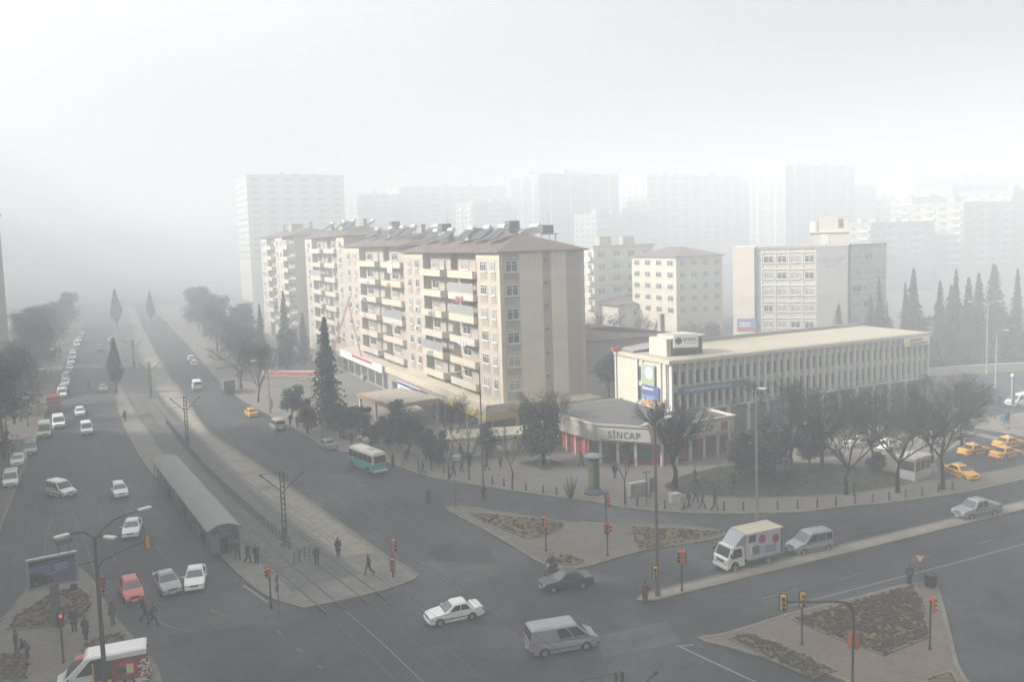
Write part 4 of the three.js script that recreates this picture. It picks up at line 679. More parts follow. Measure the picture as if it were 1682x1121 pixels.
// evergreens
const lobeA = lobedParts(5, 9, 3.6), lobeB = lobedParts(9, 8, 3.4), lobeC = lobedParts(15, 7, 3.2, 3600, 12, 0.12), lobeBig = lobedParts(19, 12.5, 5.2, 5200, 20, 0.2);
const fir = coniferParts(3, 15, 3.2, 4200), firB = coniferParts(8, 15, 2.7, 4200, 16), spruce = coniferParts(21, 17, 3.6, 5200, 17);
leafTree('evergreen_tree', 'rounded dark evergreen growing in the diamond shaped bed', [48.62, -92], 0, lobedParts(29, 8.2, 3.1, 5200, 14, 0.22), 1.05, leafDark);
leafTree('spruce_tree', 'tall tiered spruce standing before the apartment row', [30.78, -128.16], 0, spruce, 0.98, leafBlue);
for (const [p, turn, k, s, label] of [
  [[65.54, -73.01], 0.3, lobeC, 0.9, 'dark evergreen shrub beside the pale lamp post'], [[69.97, -74.64], 1.1, lobeC, 0.85, 'dark low evergreen beside the bushy bare tree'], [[65.92, -75.98], 2, lobeC, 0.6, 'small dark evergreen at the end of the grass bed'], [[75.29, -74.41], 2.7, lobeC, 0.75, 'dark evergreen under the finned facade'], [[78.91, -67.81], 3.1, lobeC, 0.45, 'low dark shrub by the kiosk trees'],
]) leafTree('evergreen_shrub', label, p, turn, k, s, leafDark, 'dark evergreens of the grass bed', 'shrub');
for (const [p, s, k] of [[[27, -126.3], 0.7, lobeC], [[30.99, -120.46], 0.75, lobeB], [[34.01, -123.09], 0.7, lobeC], [[34.65, -110.47], 0.72, lobeC], [[36.05, -106.46], 0.75, lobeB], [[36.9, -102.24], 0.62, lobeC], [[37.48, -99.42], 0.6, lobeC], [[37.09, -113.83], 0.8, lobeC], [[27.37, -138.89], 0.75, lobeB], [[32.85, -112.44], 0.55, lobeC], [[44.35, -99.64], 0.6, lobeC]]) leafTree('garden_tree', 'dark garden tree in the strip between apartment shops and pavement', p, rr(0, 6), k, s, rnd() < 0.5 ? leafDark : leafBlue, 'garden trees before the flats');
// conifers by the avenue in front of the far flats
for (const [p, s] of [[[38, -196], 1.15], [[40, -206], 1.2], [[43, -200], 1.0], [[36, -216], 1.05]]) leafTree('conifer', 'dark conifer in the clump beyond the spruce', p, rr(0, 6), fir, s * 0.85, leafBlue, 'conifer clump beyond the spruce');
for (const [p, s] of [[[29, -196], 0.9], [[30, -210], 1.0], [[31, -226], 1.0], [[29, -244], 1.0], [[32, -262], 1.05], [[30, -284], 1.1], [[35, -232], 1.0], [[31, -308], 1.1], [[36, -250], 1.1], [[33, -335], 1.1], [[37, -188], 0.8]]) leafTree('roadside_tree', 'hazy rounded tree lining the flats side of the avenue', p, rr(0, 6), lobeBig, s, leafBlue, 'hazy trees on the flats side');
// cypresses of the median
const cyp = profileParts(41, 9.6, (t) => 1.5 * Math.pow(Math.sin(Math.PI * Math.min(1, 0.06 + 0.94 * Math.pow(1 - t, 1.6))), 0.8) * (0.25 + 0.75 * Math.pow(1 - t, 0.5)), 3200, 0.25, 1.7);
leafTree('cypress', 'dark teardrop cypress on the tram median', [2.46, -184.3], 0, cyp, 1.2, leafBlue); leafTree('cypress', 'faint cypress further up the tram median', [6.23, -338.45], 1, cyp, 1.5, leafBlue, 'far cypresses'); leafTree('cypress', 'faint cypress beside the far tram track', [18.46, -353.17], 2, cyp, 1.35, leafBlue);
// trees of the left pavement
for (const [x, z, s] of [[-14, -128, 0.85], [-19, -140, 0.95], [-14, -148, 0.9], [-13.5, -162, 0.95], [-19, -172, 0.9], [-14, -178, 1.0], [-14, -194, 1.0], [-13, -212, 1.05], [-13, -230, 1.05], [-14, -250, 1.1], [-12.5, -272, 1.1], [-13, -296, 1.15], [-11, -322, 1.15], [-10, -350, 1.2], [-17, -246, 1.0], [-18, -262, 1.0]]) leafTree('avenue_tree', 'dark hazy tree over the pavement behind the parked vehicles', [x, z], rr(0, 6), lobeBig, s, leafBlue, 'dark trees over the parked vehicles');
// dark conifers beyond the side street
for (const [x, z, s] of [[133, -116, 1.0], [139, -120, 1.2], [146, -117, 1.0], [152, -122, 1.25], [158, -112, 1.1], [164, -118, 1.3], [170, -108, 1.15], [150, -134, 1.2], [160, -136, 1.3], [172, -128, 1.3], [180, -118, 1.3], [166, -146, 1.3], [144, -131, 1.1], [186, -106, 1.25], [178, -98, 1.15], [156, -150, 1.25], [190, -130, 1.4], [137, -110, 0.7], [168, -101, 0.95], [147, -110, 0.7], [157, -105, 0.7], [131, -122, 1.0], [136, -130, 1.1], [142, -124, 1.0], [149, -128, 1.15], [156, -127, 1.1], [163, -124, 1.2], [170, -120, 1.2], [176, -112, 1.1], [184, -112, 1.2], [130, -134, 1.1], [128, -116, 0.8], [160, -118, 1.0], [173, -103, 1.0], [182, -125, 1.3]]) leafTree('conifer', 'dark hazy conifer behind the garden wall of the side street', [x, z], rr(0, 6), [fir, firB, spruce][Math.floor(rnd() * 3)], s * rr(0.7, 1.05), leafDark, 'conifers behind the garden wall');
for (const [x, z, s] of [[136, -124, 0.7], [148, -126, 0.75], [162, -128, 0.8], [174, -116, 0.75], [154, -114, 0.6], [166, -110, 0.6], [180, -110, 0.7], [142, -116, 0.6]]) leafTree('side_street_tree', 'dark rounded tree among the conifers of the side street', [x, z], rr(0, 6), lobeBig, s, leafBlue, 'rounded trees among the conifers');
{ seed = 4; const t = struct('hedge', leaves(5200, () => { const u = rnd(), a = u < 0.43 ? [126 + 21 * u / 0.43, -112.8 + 5 * u / 0.43] : [147 + 28 * (u - 0.43) / 0.57, -107.8 + 9 * (u - 0.43) / 0.57]; return V(a[0] + rr(-0.7, 0.7), 1.2 + rr(0, 1.6), a[1] - 0.8 + rr(-0.7, 0.7)); }, 0.4), leafDark, 'dark clipped hedge over the garden wall'); t.userData.kind = 'thing'; tag(t, 'dark clipped hedge growing over the garden wall', 'hedge'); }
for (const [x, z, s] of [[84, -133, 0.85], [90, -138, 0.9], [80, -126, 0.8], [104, -132, 0.8], [112, -126, 0.8], [122, -150, 0.9]]) leafTree('yard_tree', 'dark tree in the yard between the flats and the finned building', [x, z], rr(0, 6), lobeA, s, leafBlue, 'yard trees behind the finned building');
for (const [x, z, s] of [[120, -172, 1], [114, -180, 1.1], [127, -160, 0.9]]) bareTree('bare_tree', 'hazy bare tree in front of the tiled house', [x, z], rr(0, 6), bareB, s, twigMat, 'bare trees before the tiled house');
// ---------------------------------------------------------------- vehicles (front towards +x, wheels on y = 0)
const paintMat = new Map();
const coat = (r, g, b) => { const k = [r, g, b].join(); if (!paintMat.has(k)) paintMat.set(k, new THREE.MeshPhysicalMaterial({ color: rgb(r, g, b), roughness: 0.42, clearcoat: 0.7, clearcoatRoughness: 0.12 })); return paintMat.get(k); };
const WHITE = [0.78, 0.78, 0.77], SILVER = [0.27, 0.275, 0.285], GREY = [0.11, 0.11, 0.115];
const carGlass = new THREE.MeshPhysicalMaterial({ color: rgb(0.012, 0.015, 0.017), roughness: 0.06, clearcoat: 0.3 }), screenGlass = new THREE.MeshPhysicalMaterial({ color: rgb(0.05, 0.06, 0.062), roughness: 0.08, clearcoat: 0.6, clearcoatRoughness: 0.03 });
const wheelCache = new Map();
function wheel(t, x, z, r, w = 0.2) {
  const k = r + ',' + w; if (!wheelCache.has(k)) {
    const ty = new THREE.LatheGeometry([[r * 0.62, -w / 2], [r * 0.93, -w / 2], [r, -w * 0.3], [r, w * 0.3], [r * 0.93, w / 2], [r * 0.62, w / 2], [r * 0.62, -w / 2]].map(([a, b]) => new THREE.Vector2(a, b)), 20).rotateX(Math.PI / 2);
    const rim = merge([new THREE.LatheGeometry([[0, w * 0.36], [r * 0.2, w * 0.4], [r * 0.32, w * 0.25], [r * 0.55, w * 0.38], [r * 0.63, w * 0.46], [r * 0.63, -w * 0.46], [0, -w * 0.4]].map(([a, b]) => new THREE.Vector2(a, b)), 16).rotateX(Math.PI / 2)]); wheelCache.set(k, [ty, rim]);
  }
  const [a, b] = wheelCache.get(k), o = part('wheel', a, M.tyre, t); o.position.set(x, r, z); if (z < 0) o.rotation.y = Math.PI; part('rim', b, M.rim, o);
}
const rrect = (x0, x1, hw, y, c, k = 3) => { // rounded rectangle ring in plan, seen from above counter-clockwise
  const l = [], cs = [[x1 - c, -hw + c, -Math.PI / 2], [x1 - c, hw - c, 0], [x0 + c, hw - c, Math.PI / 2], [x0 + c, -hw + c, Math.PI]];
  for (const [x, z, a0] of cs) for (let i = 0; i <= k; i++) { const a = a0 + i / k * Math.PI / 2; l.push(V(x + c * Math.cos(a), y, z + c * Math.sin(a))); }
  return l.reverse();
};
// profile points run from the rear bumper over the bonnet; arches are cut at the axles
function shell(prof, axles, ra, clear, W, end = 0.14, tumble = 0.05) {
  const s = new THREE.Shape(); s.moveTo(prof[0][0], prof[0][1]); for (const [x, y] of prof.slice(1)) s.lineTo(x, y);
  const f = prof[prof.length - 1]; for (const ax of axles.slice().sort((a, b) => b - a)) { s.lineTo(ax + ra, clear); for (let i = 1; i < 12; i++) { const a = i / 12 * Math.PI; s.lineTo(ax + ra * Math.cos(a), clear + (ra * 1.15) * Math.sin(a)); } s.lineTo(ax - ra, clear); }
  s.closePath();
  const g = new THREE.ExtrudeGeometry(s, { depth: W - 0.12, bevelEnabled: true, bevelThickness: 0.06, bevelSize: 0.05, bevelOffset: -0.05, bevelSegments: 2 }); g.translate(0, 0, -(W - 0.12) / 2);
  const p = g.attributes.position, x0 = Math.min(...prof.map((q) => q[0])), x1 = Math.max(...prof.map((q) => q[0])), m = (x0 + x1) / 2, h = (x1 - x0) / 2, top = Math.max(...prof.map((q) => q[1]));
  for (let i = 0; i < p.count; i++) { const e = Math.abs(p.getX(i) - m) / h, y = p.getY(i) / top; p.setZ(i, p.getZ(i) * (1 - end * Math.pow(e, 5)) * (1 - tumble * Math.pow(Math.max(0, y - 0.5) * 2, 2))); }
  g.computeVertexNormals(); return g;
}
const mix = (a, b, t) => a.clone().lerp(b, t);
function makeCar(t, o) {
  const { L, W, H, belt, hoodX, cowlY, noseY, c, r = 0.3, wb } = o, x0 = -L / 2, x1 = L / 2, cl = 0.2, paint = coat(...c);
  const axF = o.axF ?? x1 - L * 0.19, axR = axF - wb, deck = o.deckX ?? x0 + 0.1, deckY = o.deckY ?? belt;
  const prof = [[x0 + 0.08, cl + 0.04], [x0, cl + 0.2], [x0 + 0.01, 0.55], [x0 + 0.05, deckY - 0.12], [x0 + 0.12, deckY], [deck, deckY + 0.03], [deck + 0.1, belt], [hoodX, cowlY], [x1 - 0.35, noseY + 0.04], [x1 - 0.1, noseY - 0.05], [x1 - 0.03, noseY - 0.2], [x1, 0.46], [x1 - 0.02, cl + 0.12], [x1 - 0.12, cl + 0.02]];
  part('body', shell(prof, [axF, axR], r + 0.07, cl, W), paint, t);
  part('underbody', box(L - 0.5, 0.3, W - 0.3, 0, cl + 0.2, 0), M.black, t);
  // cabin
  const hw = W / 2 - 0.05, rw = W / 2 * (o.roofW ?? 0.74), bx0 = o.cabR, bx1 = o.cabF, rx0 = o.roofR, rx1 = o.roofF, yb = belt - 0.04, yr = H - 0.09;
  const base = rrect(bx0, bx1, hw, yb, 0.12), sh = rrect(rx0, rx1, rw, yr, 0.1), rf = rrect(rx0 + 0.1, rx1 - 0.1, rw - 0.1, H, 0.08);
  part('cabin', loft([base, sh, rf].map((q) => q.slice())), paint, t);
  const roof = part('roof', loft([rrect(rx0 + 0.08, rx1 - 0.08, rw - 0.08, H - 0.012, 0.1), rrect(rx0 + 0.16, rx1 - 0.16, rw - 0.16, H + 0.022, 0.1)]), paint, t);
  // glass: u along the side, v from belt to roof
  const side = (s, u, v) => { const a = V(bx0 + 0.1 + (bx1 - bx0 - 0.2) * u, yb, s * hw), b = V(rx0 + 0.06 + (rx1 - rx0 - 0.12) * u, yr, s * rw); return mix(a, b, v).add(V(0, 0, s * 0.012)); };
  for (const s of [-1, 1]) for (const [u0, u1, solid] of o.wins) {
    const q = [side(s, u0, 0.12), side(s, u1, 0.12), side(s, u1 - 0.01, 0.92), side(s, u0 + 0.01, 0.92)]; if (s < 0) q.reverse();
    part('side_window', quadSlab(...q, 0.03), carGlass, t);
  }
  const end = (f, w, v) => { const xb = f ? bx1 : bx0, xr = f ? rx1 : rx0, a = V(xb, yb, w * (hw - 0.1)), b = V(xr, yr, w * (rw - 0.08)); return mix(a, b, v).add(V(f ? 0.012 : -0.012, 0, 0)); };
  part('windscreen', quadSlab(end(1, 1, 0.1), end(1, -1, 0.1), end(1, -1, 0.95), end(1, 1, 0.95), 0.03), screenGlass, t);
  if (o.rearGlass !== false) part('rear_window', quadSlab(end(0, -1, o.rg ?? 0.2), end(0, 1, o.rg ?? 0.2), end(0, 1, 0.92), end(0, -1, 0.92), 0.03), carGlass, t);
  for (const ax of [axF, axR]) for (const s of [-1, 1]) wheel(t, ax, s * (W / 2 - 0.12), r);
  const bm = o.darkBumper ? M.blackPlastic : paint;
  part('front_bumper', rbox(0.3, 0.2, W * 0.9, x1 - 0.1, 0.4, 0, 0.07), bm, t); part('rear_bumper', rbox(0.3, 0.2, W * 0.92, x0 + 0.1, 0.42, 0, 0.07), bm, t);
  part('grille', rbox(0.06, 0.13, W * 0.4, x1 - 0.055, noseY - 0.14, 0, 0.02), M.black, t);
  for (const s of [-1, 1]) {
    part('headlight', rbox(0.12, 0.15, 0.34, x1 - 0.11, noseY - 0.13, s * W * 0.335, 0.03), M.lampGlass, t);
    part('tail_light', rbox(0.08, o.tallTail ? 0.42 : 0.16, 0.22, x0 + 0.045, deckY - (o.tallTail ? 0.25 : 0.2), s * W * 0.38, 0.03), M.tail, t);
    part('mirror', rbox(0.12, 0.12, 0.18, bx1 - 0.28, belt + 0.05, s * (W / 2 + 0.06), 0.04), o.darkBumper ? M.blackPlastic : paint, t);
    part('door_handle', box(0.16, 0.035, 0.03, (bx0 + bx1) / 2 - 0.1, belt - 0.16, s * (W / 2 - 0.02)), M.blackPlastic, t);
    part('side_trim', box(L * 0.5, 0.06, 0.03, (axF + axR) / 2, 0.48, s * (W / 2 - 0.005)), M.blackPlastic, t);
  }
  part('number_plate', box(0.02, 0.11, 0.48, x1 + 0.052, 0.38, 0), M.plate, t); part('number_plate', box(0.02, 0.11, 0.48, x0 - 0.052, 0.5, 0), M.plate, t);
  return t;
}
const SEDAN = { L: 4.3, W: 1.68, H: 1.42, belt: 0.92, hoodX: 0.85, cowlY: 0.93, noseY: 0.76, wb: 2.5, cabR: -1.45, cabF: 0.95, roofR: -0.92, roofF: 0.22, wins: [[0.1, 0.47], [0.5, 0.9]], deckX: -1.5, deckY: 0.92, rg: 0.12 };
const HATCH = { ...SEDAN, L: 3.9, W: 1.62, wb: 2.42, hoodX: 0.75, cabR: -1.85, cabF: 0.85, roofR: -1.55, roofF: 0.15, wins: [[0.06, 0.4], [0.43, 0.66], [0.69, 0.93]], deckX: -1.8, tallTail: true };
const COMBI = { L: 4.2, W: 1.72, H: 1.82, belt: 1.05, hoodX: 1.15, cowlY: 1.06, noseY: 0.86, wb: 2.65, cabR: -2.04, cabF: 1.22, roofR: -1.95, roofF: 0.45, roofW: 0.84, wins: [[0.04, 0.27], [0.3, 0.6], [0.63, 0.94]], deckX: -2.0, deckY: 1.05, tallTail: true, darkBumper: true };
const VAN = { L: 4.95, W: 1.9, H: 1.95, belt: 1.12, hoodX: 1.75, cowlY: 1.13, noseY: 0.92, wb: 3.0, r: 0.33, cabR: -2.42, cabF: 1.85, roofR: -2.32, roofF: 0.98, roofW: 0.85, wins: [[0.5, 0.72], [0.75, 0.97]], deckX: -2.38, deckY: 1.12, tallTail: true, axF: 1.52, darkBumper: true };
const MINIBUS = { ...VAN, L: 5.3, H: 2.15, wb: 3.1, cabR: -2.6, cabF: 2.0, roofR: -2.52, roofF: 1.25, roofW: 0.88, wins: [[0.03, 0.24], [0.27, 0.48], [0.51, 0.72], [0.75, 0.97]], deckX: -2.55, axF: 1.65, hoodX: 1.95 };
const proto = new Map();
function car(kind, spec, color, label, p, turn, group, extra) {
  const k = kind + color.join() + (extra ? extra.key : ''), cat = extra?.cat ?? (spec === COMBI || spec === VAN ? 'van' : spec === MINIBUS ? 'minibus' : 'car');
  if (proto.has(k)) { const o = dup(proto.get(k), p, turn, label, group); if (!group) delete o.userData.group; return o; }
  const t = thing(kind, label, cat, p, turn, group); makeCar(t, { ...spec, c: color }); extra?.add?.(t); proto.set(k, t); return t;
}
const taxiExtra = { key: 'taxi', cat: 'taxi', add(t) { part('roof_sign', [rbox(0.18, 0.16, 0.5, -0.3, 1.52, 0, 0.04)], M.frame, t); for (const s of [-1, 1]) for (let i = 0; i < 2; i++) part('checker_band', box(2.4, 0.05, 0.02, -0.2, 0.72 - i * 0.08, s * 0.838), M.black, t); } };
const TAXI = [0.8, 0.4, 0.004], RED = [0.5, 0.012, 0.01];
// crossing
car('sedan', SEDAN, WHITE, 'white sedan crossing the tram rails', [22.52, -57.63], 3.078);
car('sedan', SEDAN, [0.008, 0.011, 0.011], 'glossy dark sedan turning beside the motorcycle', [32.65, -58.45], 2.952);
car('panel_van', VAN, SILVER, 'silver van with dark side windows crossing the junction', [27.25, -49.69], -0.177);
// avenue, coming towards the crossing
const T1 = -1.474, T2 = -1.488;
car('hatchback', HATCH, RED, 'red hatchback stopped at the crossing', [1.05, -74.72], -1.474);
car('sedan', SEDAN, SILVER, 'silver sedan waiting between the red and white cars', [3.77, -74.97], -1.428);
car('sedan', SEDAN, WHITE, 'white sedan with black grille waiting beside the tram kerb', [6.01, -74.82], -1.416);
car('sedan', SEDAN, WHITE, 'white sedan driving up behind the waiting cars', [1.76, -91.78], -1.447);
car('hatchback', HATCH, WHITE, 'white hatchback between the driving sedan and the far van', [0.99, -107.25], -1.467);
car('combi_van', COMBI, WHITE, 'white estate van turning broadside across the avenue', [-5.12, -110.75], -1.034);
car('combi_van', COMBI, WHITE, 'white estate van approaching beside the platform end', [-2.64, -146.86], -1.522);
car('hatchback', HATCH, WHITE, 'hazy white hatchback following the estate van', [-3.77, -164.12], -1.538);
car('sedan', SEDAN, SILVER, 'hazy silver sedan approaching by the dark cypress', [0.12, -190.06], -1.557);
car('panel_van', VAN, GREY, 'dim grey van far up the avenue', [-0.03, -266.22], -1.55);
car('hatchback', HATCH, WHITE, 'dim white car beside the far grey van', [3.23, -292.39], -1.55);
// parked along the pavement
car('combi_van', COMBI, WHITE, 'white estate van parked first in the pavement row', [-10.79, -119.18], -1.53);
car('sedan', SEDAN, WHITE, 'white sedan parked behind the first estate van', [-10.8, -130.86], -1.53);
car('combi_van', COMBI, SILVER, 'silver estate van in the pavement row', [-9.69, -136.7], -1.53);
car('minibus', MINIBUS, [0.4, 0.43, 0.36], 'beige green minibus stopped in the pavement row', [-8.48, -148.76], -1.53);
car('panel_van', VAN, WHITE, 'white van pulling out beside the beige minibus', [-6.76, -155.27], -1.5);
for (const p of [[-7.3, -195.2], [-7.0, -203.5], [-7.2, -214], [-6.8, -229.5], [-6.6, -262.5], [-5.6, -300], [-5.0, -322]]) car('hatchback', HATCH, WHITE, 'small hazy white car parked in the far pavement row', p, -1.54, 'far cars parked along the pavement');
for (const p of [[-7.2, -187], [-6.7, -241], [-6.5, -252], [-6.0, -285]]) car('combi_van', COMBI, WHITE, 'hazy white van parked in the far pavement row', p, -1.54, 'far vans parked along the pavement');
for (const p of [[-6.9, -208.5], [-7.0, -221.5], [-6.2, -272.5], [-5.3, -311.5]]) car('sedan', SEDAN, GREY, 'dim grey sedan parked in the far pavement row', p, -1.56, 'far cars parked along the pavement');
// avenue, going away
car('panel_van', VAN, WHITE, 'white van driving away far up the avenue', [17.07, -180.44], 1.55);
car('sedan', SEDAN, TAXI, 'orange yellow taxi driving away along the kerb', [22.06, -145.94], 1.62, undefined, taxiExtra);
car('combi_van', COMBI, [0.5, 0.49, 0.42], 'cream estate van driving away behind the orange taxi', [23.86, -132.76], 1.641);
car('sedan', SEDAN, SILVER, 'silver sedan parked at the kerb before the spruce', [27.47, -116.34], 1.765);
car('hatchback', HATCH, WHITE, 'white hatchback parked near the salmon canopy', [33.74, -116.89], 1.956);
car('hatchback', HATCH, WHITE, 'white hatchback parked under the spruce', [29.89, -132.32], 1.891);
for (const p of [[20.4, -218], [20.6, -228]]) car('hatchback', HATCH, WHITE, 'hazy white car parked on the flats side of the avenue', p, 1.55, 'far cars parked on the flats side');
// cross street
car('combi_van', COMBI, SILVER, 'silver estate van following the box truck', [55.24, -54.59], 3.046);
car('sedan', SEDAN, TAXI, 'yellow taxi facing the crossing street', [86.24, -62.61], -1.35, undefined, taxiExtra);
car('sedan', SEDAN, TAXI, 'yellow taxi by the bare tree at the rank', [96.21, -68.1], -3.080, undefined, taxiExtra);
car('sedan', SEDAN, TAXI, 'yellow taxi second of the close pair', [98, -65.21], -3.107, undefined, taxiExtra);
car('sedan', SEDAN, TAXI, 'yellow taxi behind the close pair', [102.93, -68.12], -3.040, undefined, taxiExtra);
car('panel_van', VAN, WHITE, 'white van on the side street beyond the pale pavement', [127.99, -83.18], 3.1);
car('sedan', SEDAN, WHITE, 'white car parked under the trees near the kiosk', [87.66, -78.04], 0.3); car('hatchback', HATCH, WHITE, 'white hatchback behind the kiosk trees', [90.06, -75.34], 0.2); car('hatchback', HATCH, SILVER, 'silver hatchback parked before the facade columns', [80.7, -77.73], 0.1);
for (const [x, z, a] of [[100, -122, 0.2], [108, -128, 1.2], [116, -140, 0.4], [109, -146, 0.3], [118, -168, 0.2], [110, -160, 1.5]]) car('hatchback', HATCH, WHITE, 'hazy white car in the yard behind the finned building', [x, z], a, 'cars in the back yard');
{ // pickup: cab and open bed
  const t = thing('pickup_truck', 'silver double cab pickup with open bed', 'pickup', [75.65, -53.24], 3.054), c = coat(...SILVER);
  makeCar(t, { ...SEDAN, L: 5.0, W: 1.75, H: 1.72, belt: 1.05, hoodX: 1.15, cowlY: 1.07, noseY: 0.92, wb: 3.0, r: 0.35, cabR: -0.95, cabF: 1.2, roofR: -0.82, roofF: 0.55, deckX: -1.05, deckY: 0.8, c: SILVER, wins: [[0.06, 0.46], [0.5, 0.93]], darkBumper: true });
  part('bed_wall', [box(1.45, 0.3, 0.07, -1.72, 0.93, 0.8), box(1.45, 0.3, 0.07, -1.72, 0.93, -0.8), box(0.07, 0.3, 1.5, -2.42, 0.93, 0)], c, t); part('bed_floor', box(1.4, 0.03, 1.5, -1.7, 0.83, 0), M.blackPlastic, t);
}
// box body with printed sides
function printed(w, h, draw) { const c = document.createElement('canvas'); c.width = 512; c.height = Math.round(512 * h / w); draw(c.getContext('2d'), c.width, c.height); const q = new THREE.CanvasTexture(c); q.colorSpace = THREE.SRGBColorSpace; q.magFilter = THREE.LinearFilter; return new THREE.MeshStandardMaterial({ map: q, roughness: 0.5 }); }
{
  const t = thing('box_truck', 'white box truck with red flowers printed on its side', 'truck', [48.31, -54.91], 3.131), c = coat(0.78, 0.77, 0.71);
  // cab
  const cab = [[0.95, 0.45], [0.95, 1.95], [1.15, 2.12], [2.25, 2.14], [2.62, 1.35], [2.78, 1.15], [2.8, 0.5], [2.72, 0.36]];
  part('cab', shell([[0.98, 0.42], ...cab], [2.0], 0.45, 0.4, 1.9, 0.02, 0.1), c, t);
  part('windscreen', quadSlab(V(2.66, 1.3, 0.8), V(2.66, 1.3, -0.8), V(2.32, 2.02, -0.74), V(2.32, 2.02, 0.74), 0.04), screenGlass, t);
  for (const s of [-1, 1]) { const q = [V(1.25, 1.25, s * 0.955), V(2.35, 1.2, s * 0.955), V(2.1, 1.95, s * 0.89), V(1.3, 1.95, s * 0.89)]; if (s < 0) q.reverse(); part('side_window', quadSlab(...q, 0.04), carGlass, t); part('mirror', rbox(0.1, 0.3, 0.16, 2.55, 1.6, s * 1.12, 0.03), M.black, t); part('headlight', rbox(0.08, 0.18, 0.34, 2.78, 0.72, s * 0.66, 0.03), M.lampGlass, t); }
  part('front_bumper', rbox(0.24, 0.25, 1.86, 2.76, 0.42, 0, 0.06), M.frame, t); part('grille', rbox(0.05, 0.2, 0.9, 2.8, 0.95, 0, 0.02), M.blackPlastic, t); part('number_plate', box(0.02, 0.11, 0.5, 2.9, 0.42, 0), M.plate, t);
  part('wind_deflector', loft([[V(0.95, 2.1, 0.85), V(0.95, 2.1, -0.85), V(2.0, 2.12, -0.8), V(2.0, 2.12, 0.8)].reverse(), [V(0.85, 3.05, 0.95), V(0.85, 3.05, -0.95), V(1.1, 3.0, -0.9), V(1.1, 3.0, 0.9)].reverse()]), coat(0.3, 0.35, 0.38), t);
  part('chassis', box(5.2, 0.25, 0.9, -0.2, 0.62, 0), M.black, t);
  part('cargo_box', rbox(3.9, 2.2, 2.1, -1.15, 1.95, 0, 0.06), coat(0.6, 0.57, 0.5), t);
  const art = printed(3.8, 2.1, (x, w, h) => { x.fillStyle = '#b9bec8'; x.fillRect(0, 0, w, h); x.fillStyle = '#1f4a55'; x.fillRect(w * 0.94, 0, w * 0.06, h); x.fillStyle = '#a9aec6'; x.fillRect(w * 0.3, h * 0.55, w * 0.62, h * 0.4); for (const [cx, cy] of [[0.8, 0.36], [0.4, 0.26]]) { x.fillStyle = '#a01830'; for (let i = 0; i < 8; i++) { x.beginPath(); x.arc(w * cx + 28 * Math.cos(i * 0.8), h * cy + 30 * Math.sin(i * 0.8), 26, 0, 7); x.fill(); } x.fillStyle = '#6c0e1e'; x.beginPath(); x.arc(w * cx, h * cy, 18, 0, 7); x.fill(); } x.fillStyle = '#2c3a34'; x.fillRect(w * 0.02, h * 0.02, w * 0.2, h * 0.3); x.fillStyle = '#d8d2bc'; x.fillRect(w * 0.04, h * 0.32, w * 0.1, h * 0.5); x.fillStyle = '#3f6f5e'; x.fillRect(w * 0.12, h * 0.5, w * 0.2, h * 0.36); x.fillStyle = '#586088'; for (let i = 0; i < 3; i++) x.fillRect(w * 0.5, h * (0.62 + 0.1 * i), w * 0.3, h * 0.05); });
  for (const s of [-1, 1]) { const o = part('printed_side', new THREE.BoxGeometry(3.75, 2.05, 0.02), art, t); o.position.set(-1.15, 1.95, s * 1.062); if (s < 0) o.rotation.y = Math.PI; }
  part('roof_panel', rbox(3.94, 0.08, 2.14, -1.15, 3.06, 0, 0.03), M.cream, t); part('rear_doors', box(0.04, 2.0, 1.9, -3.12, 1.95, 0), M.frame, t); part('side_rail', [box(3.8, 0.12, 0.05, -1.15, 0.8, 1.02), box(3.8, 0.12, 0.05, -1.15, 0.8, -1.02)], M.alu, t);
  for (const [x, z] of [[2.0, 0.82], [2.0, -0.82], [-1.6, 0.82], [-1.6, -0.82]]) wheel(t, x, z, 0.38, 0.26);
  for (const s of [-1, 1]) part('tail_light', box(0.05, 0.15, 0.3, -3.1, 0.72, s * 0.8), M.tail, t);
}
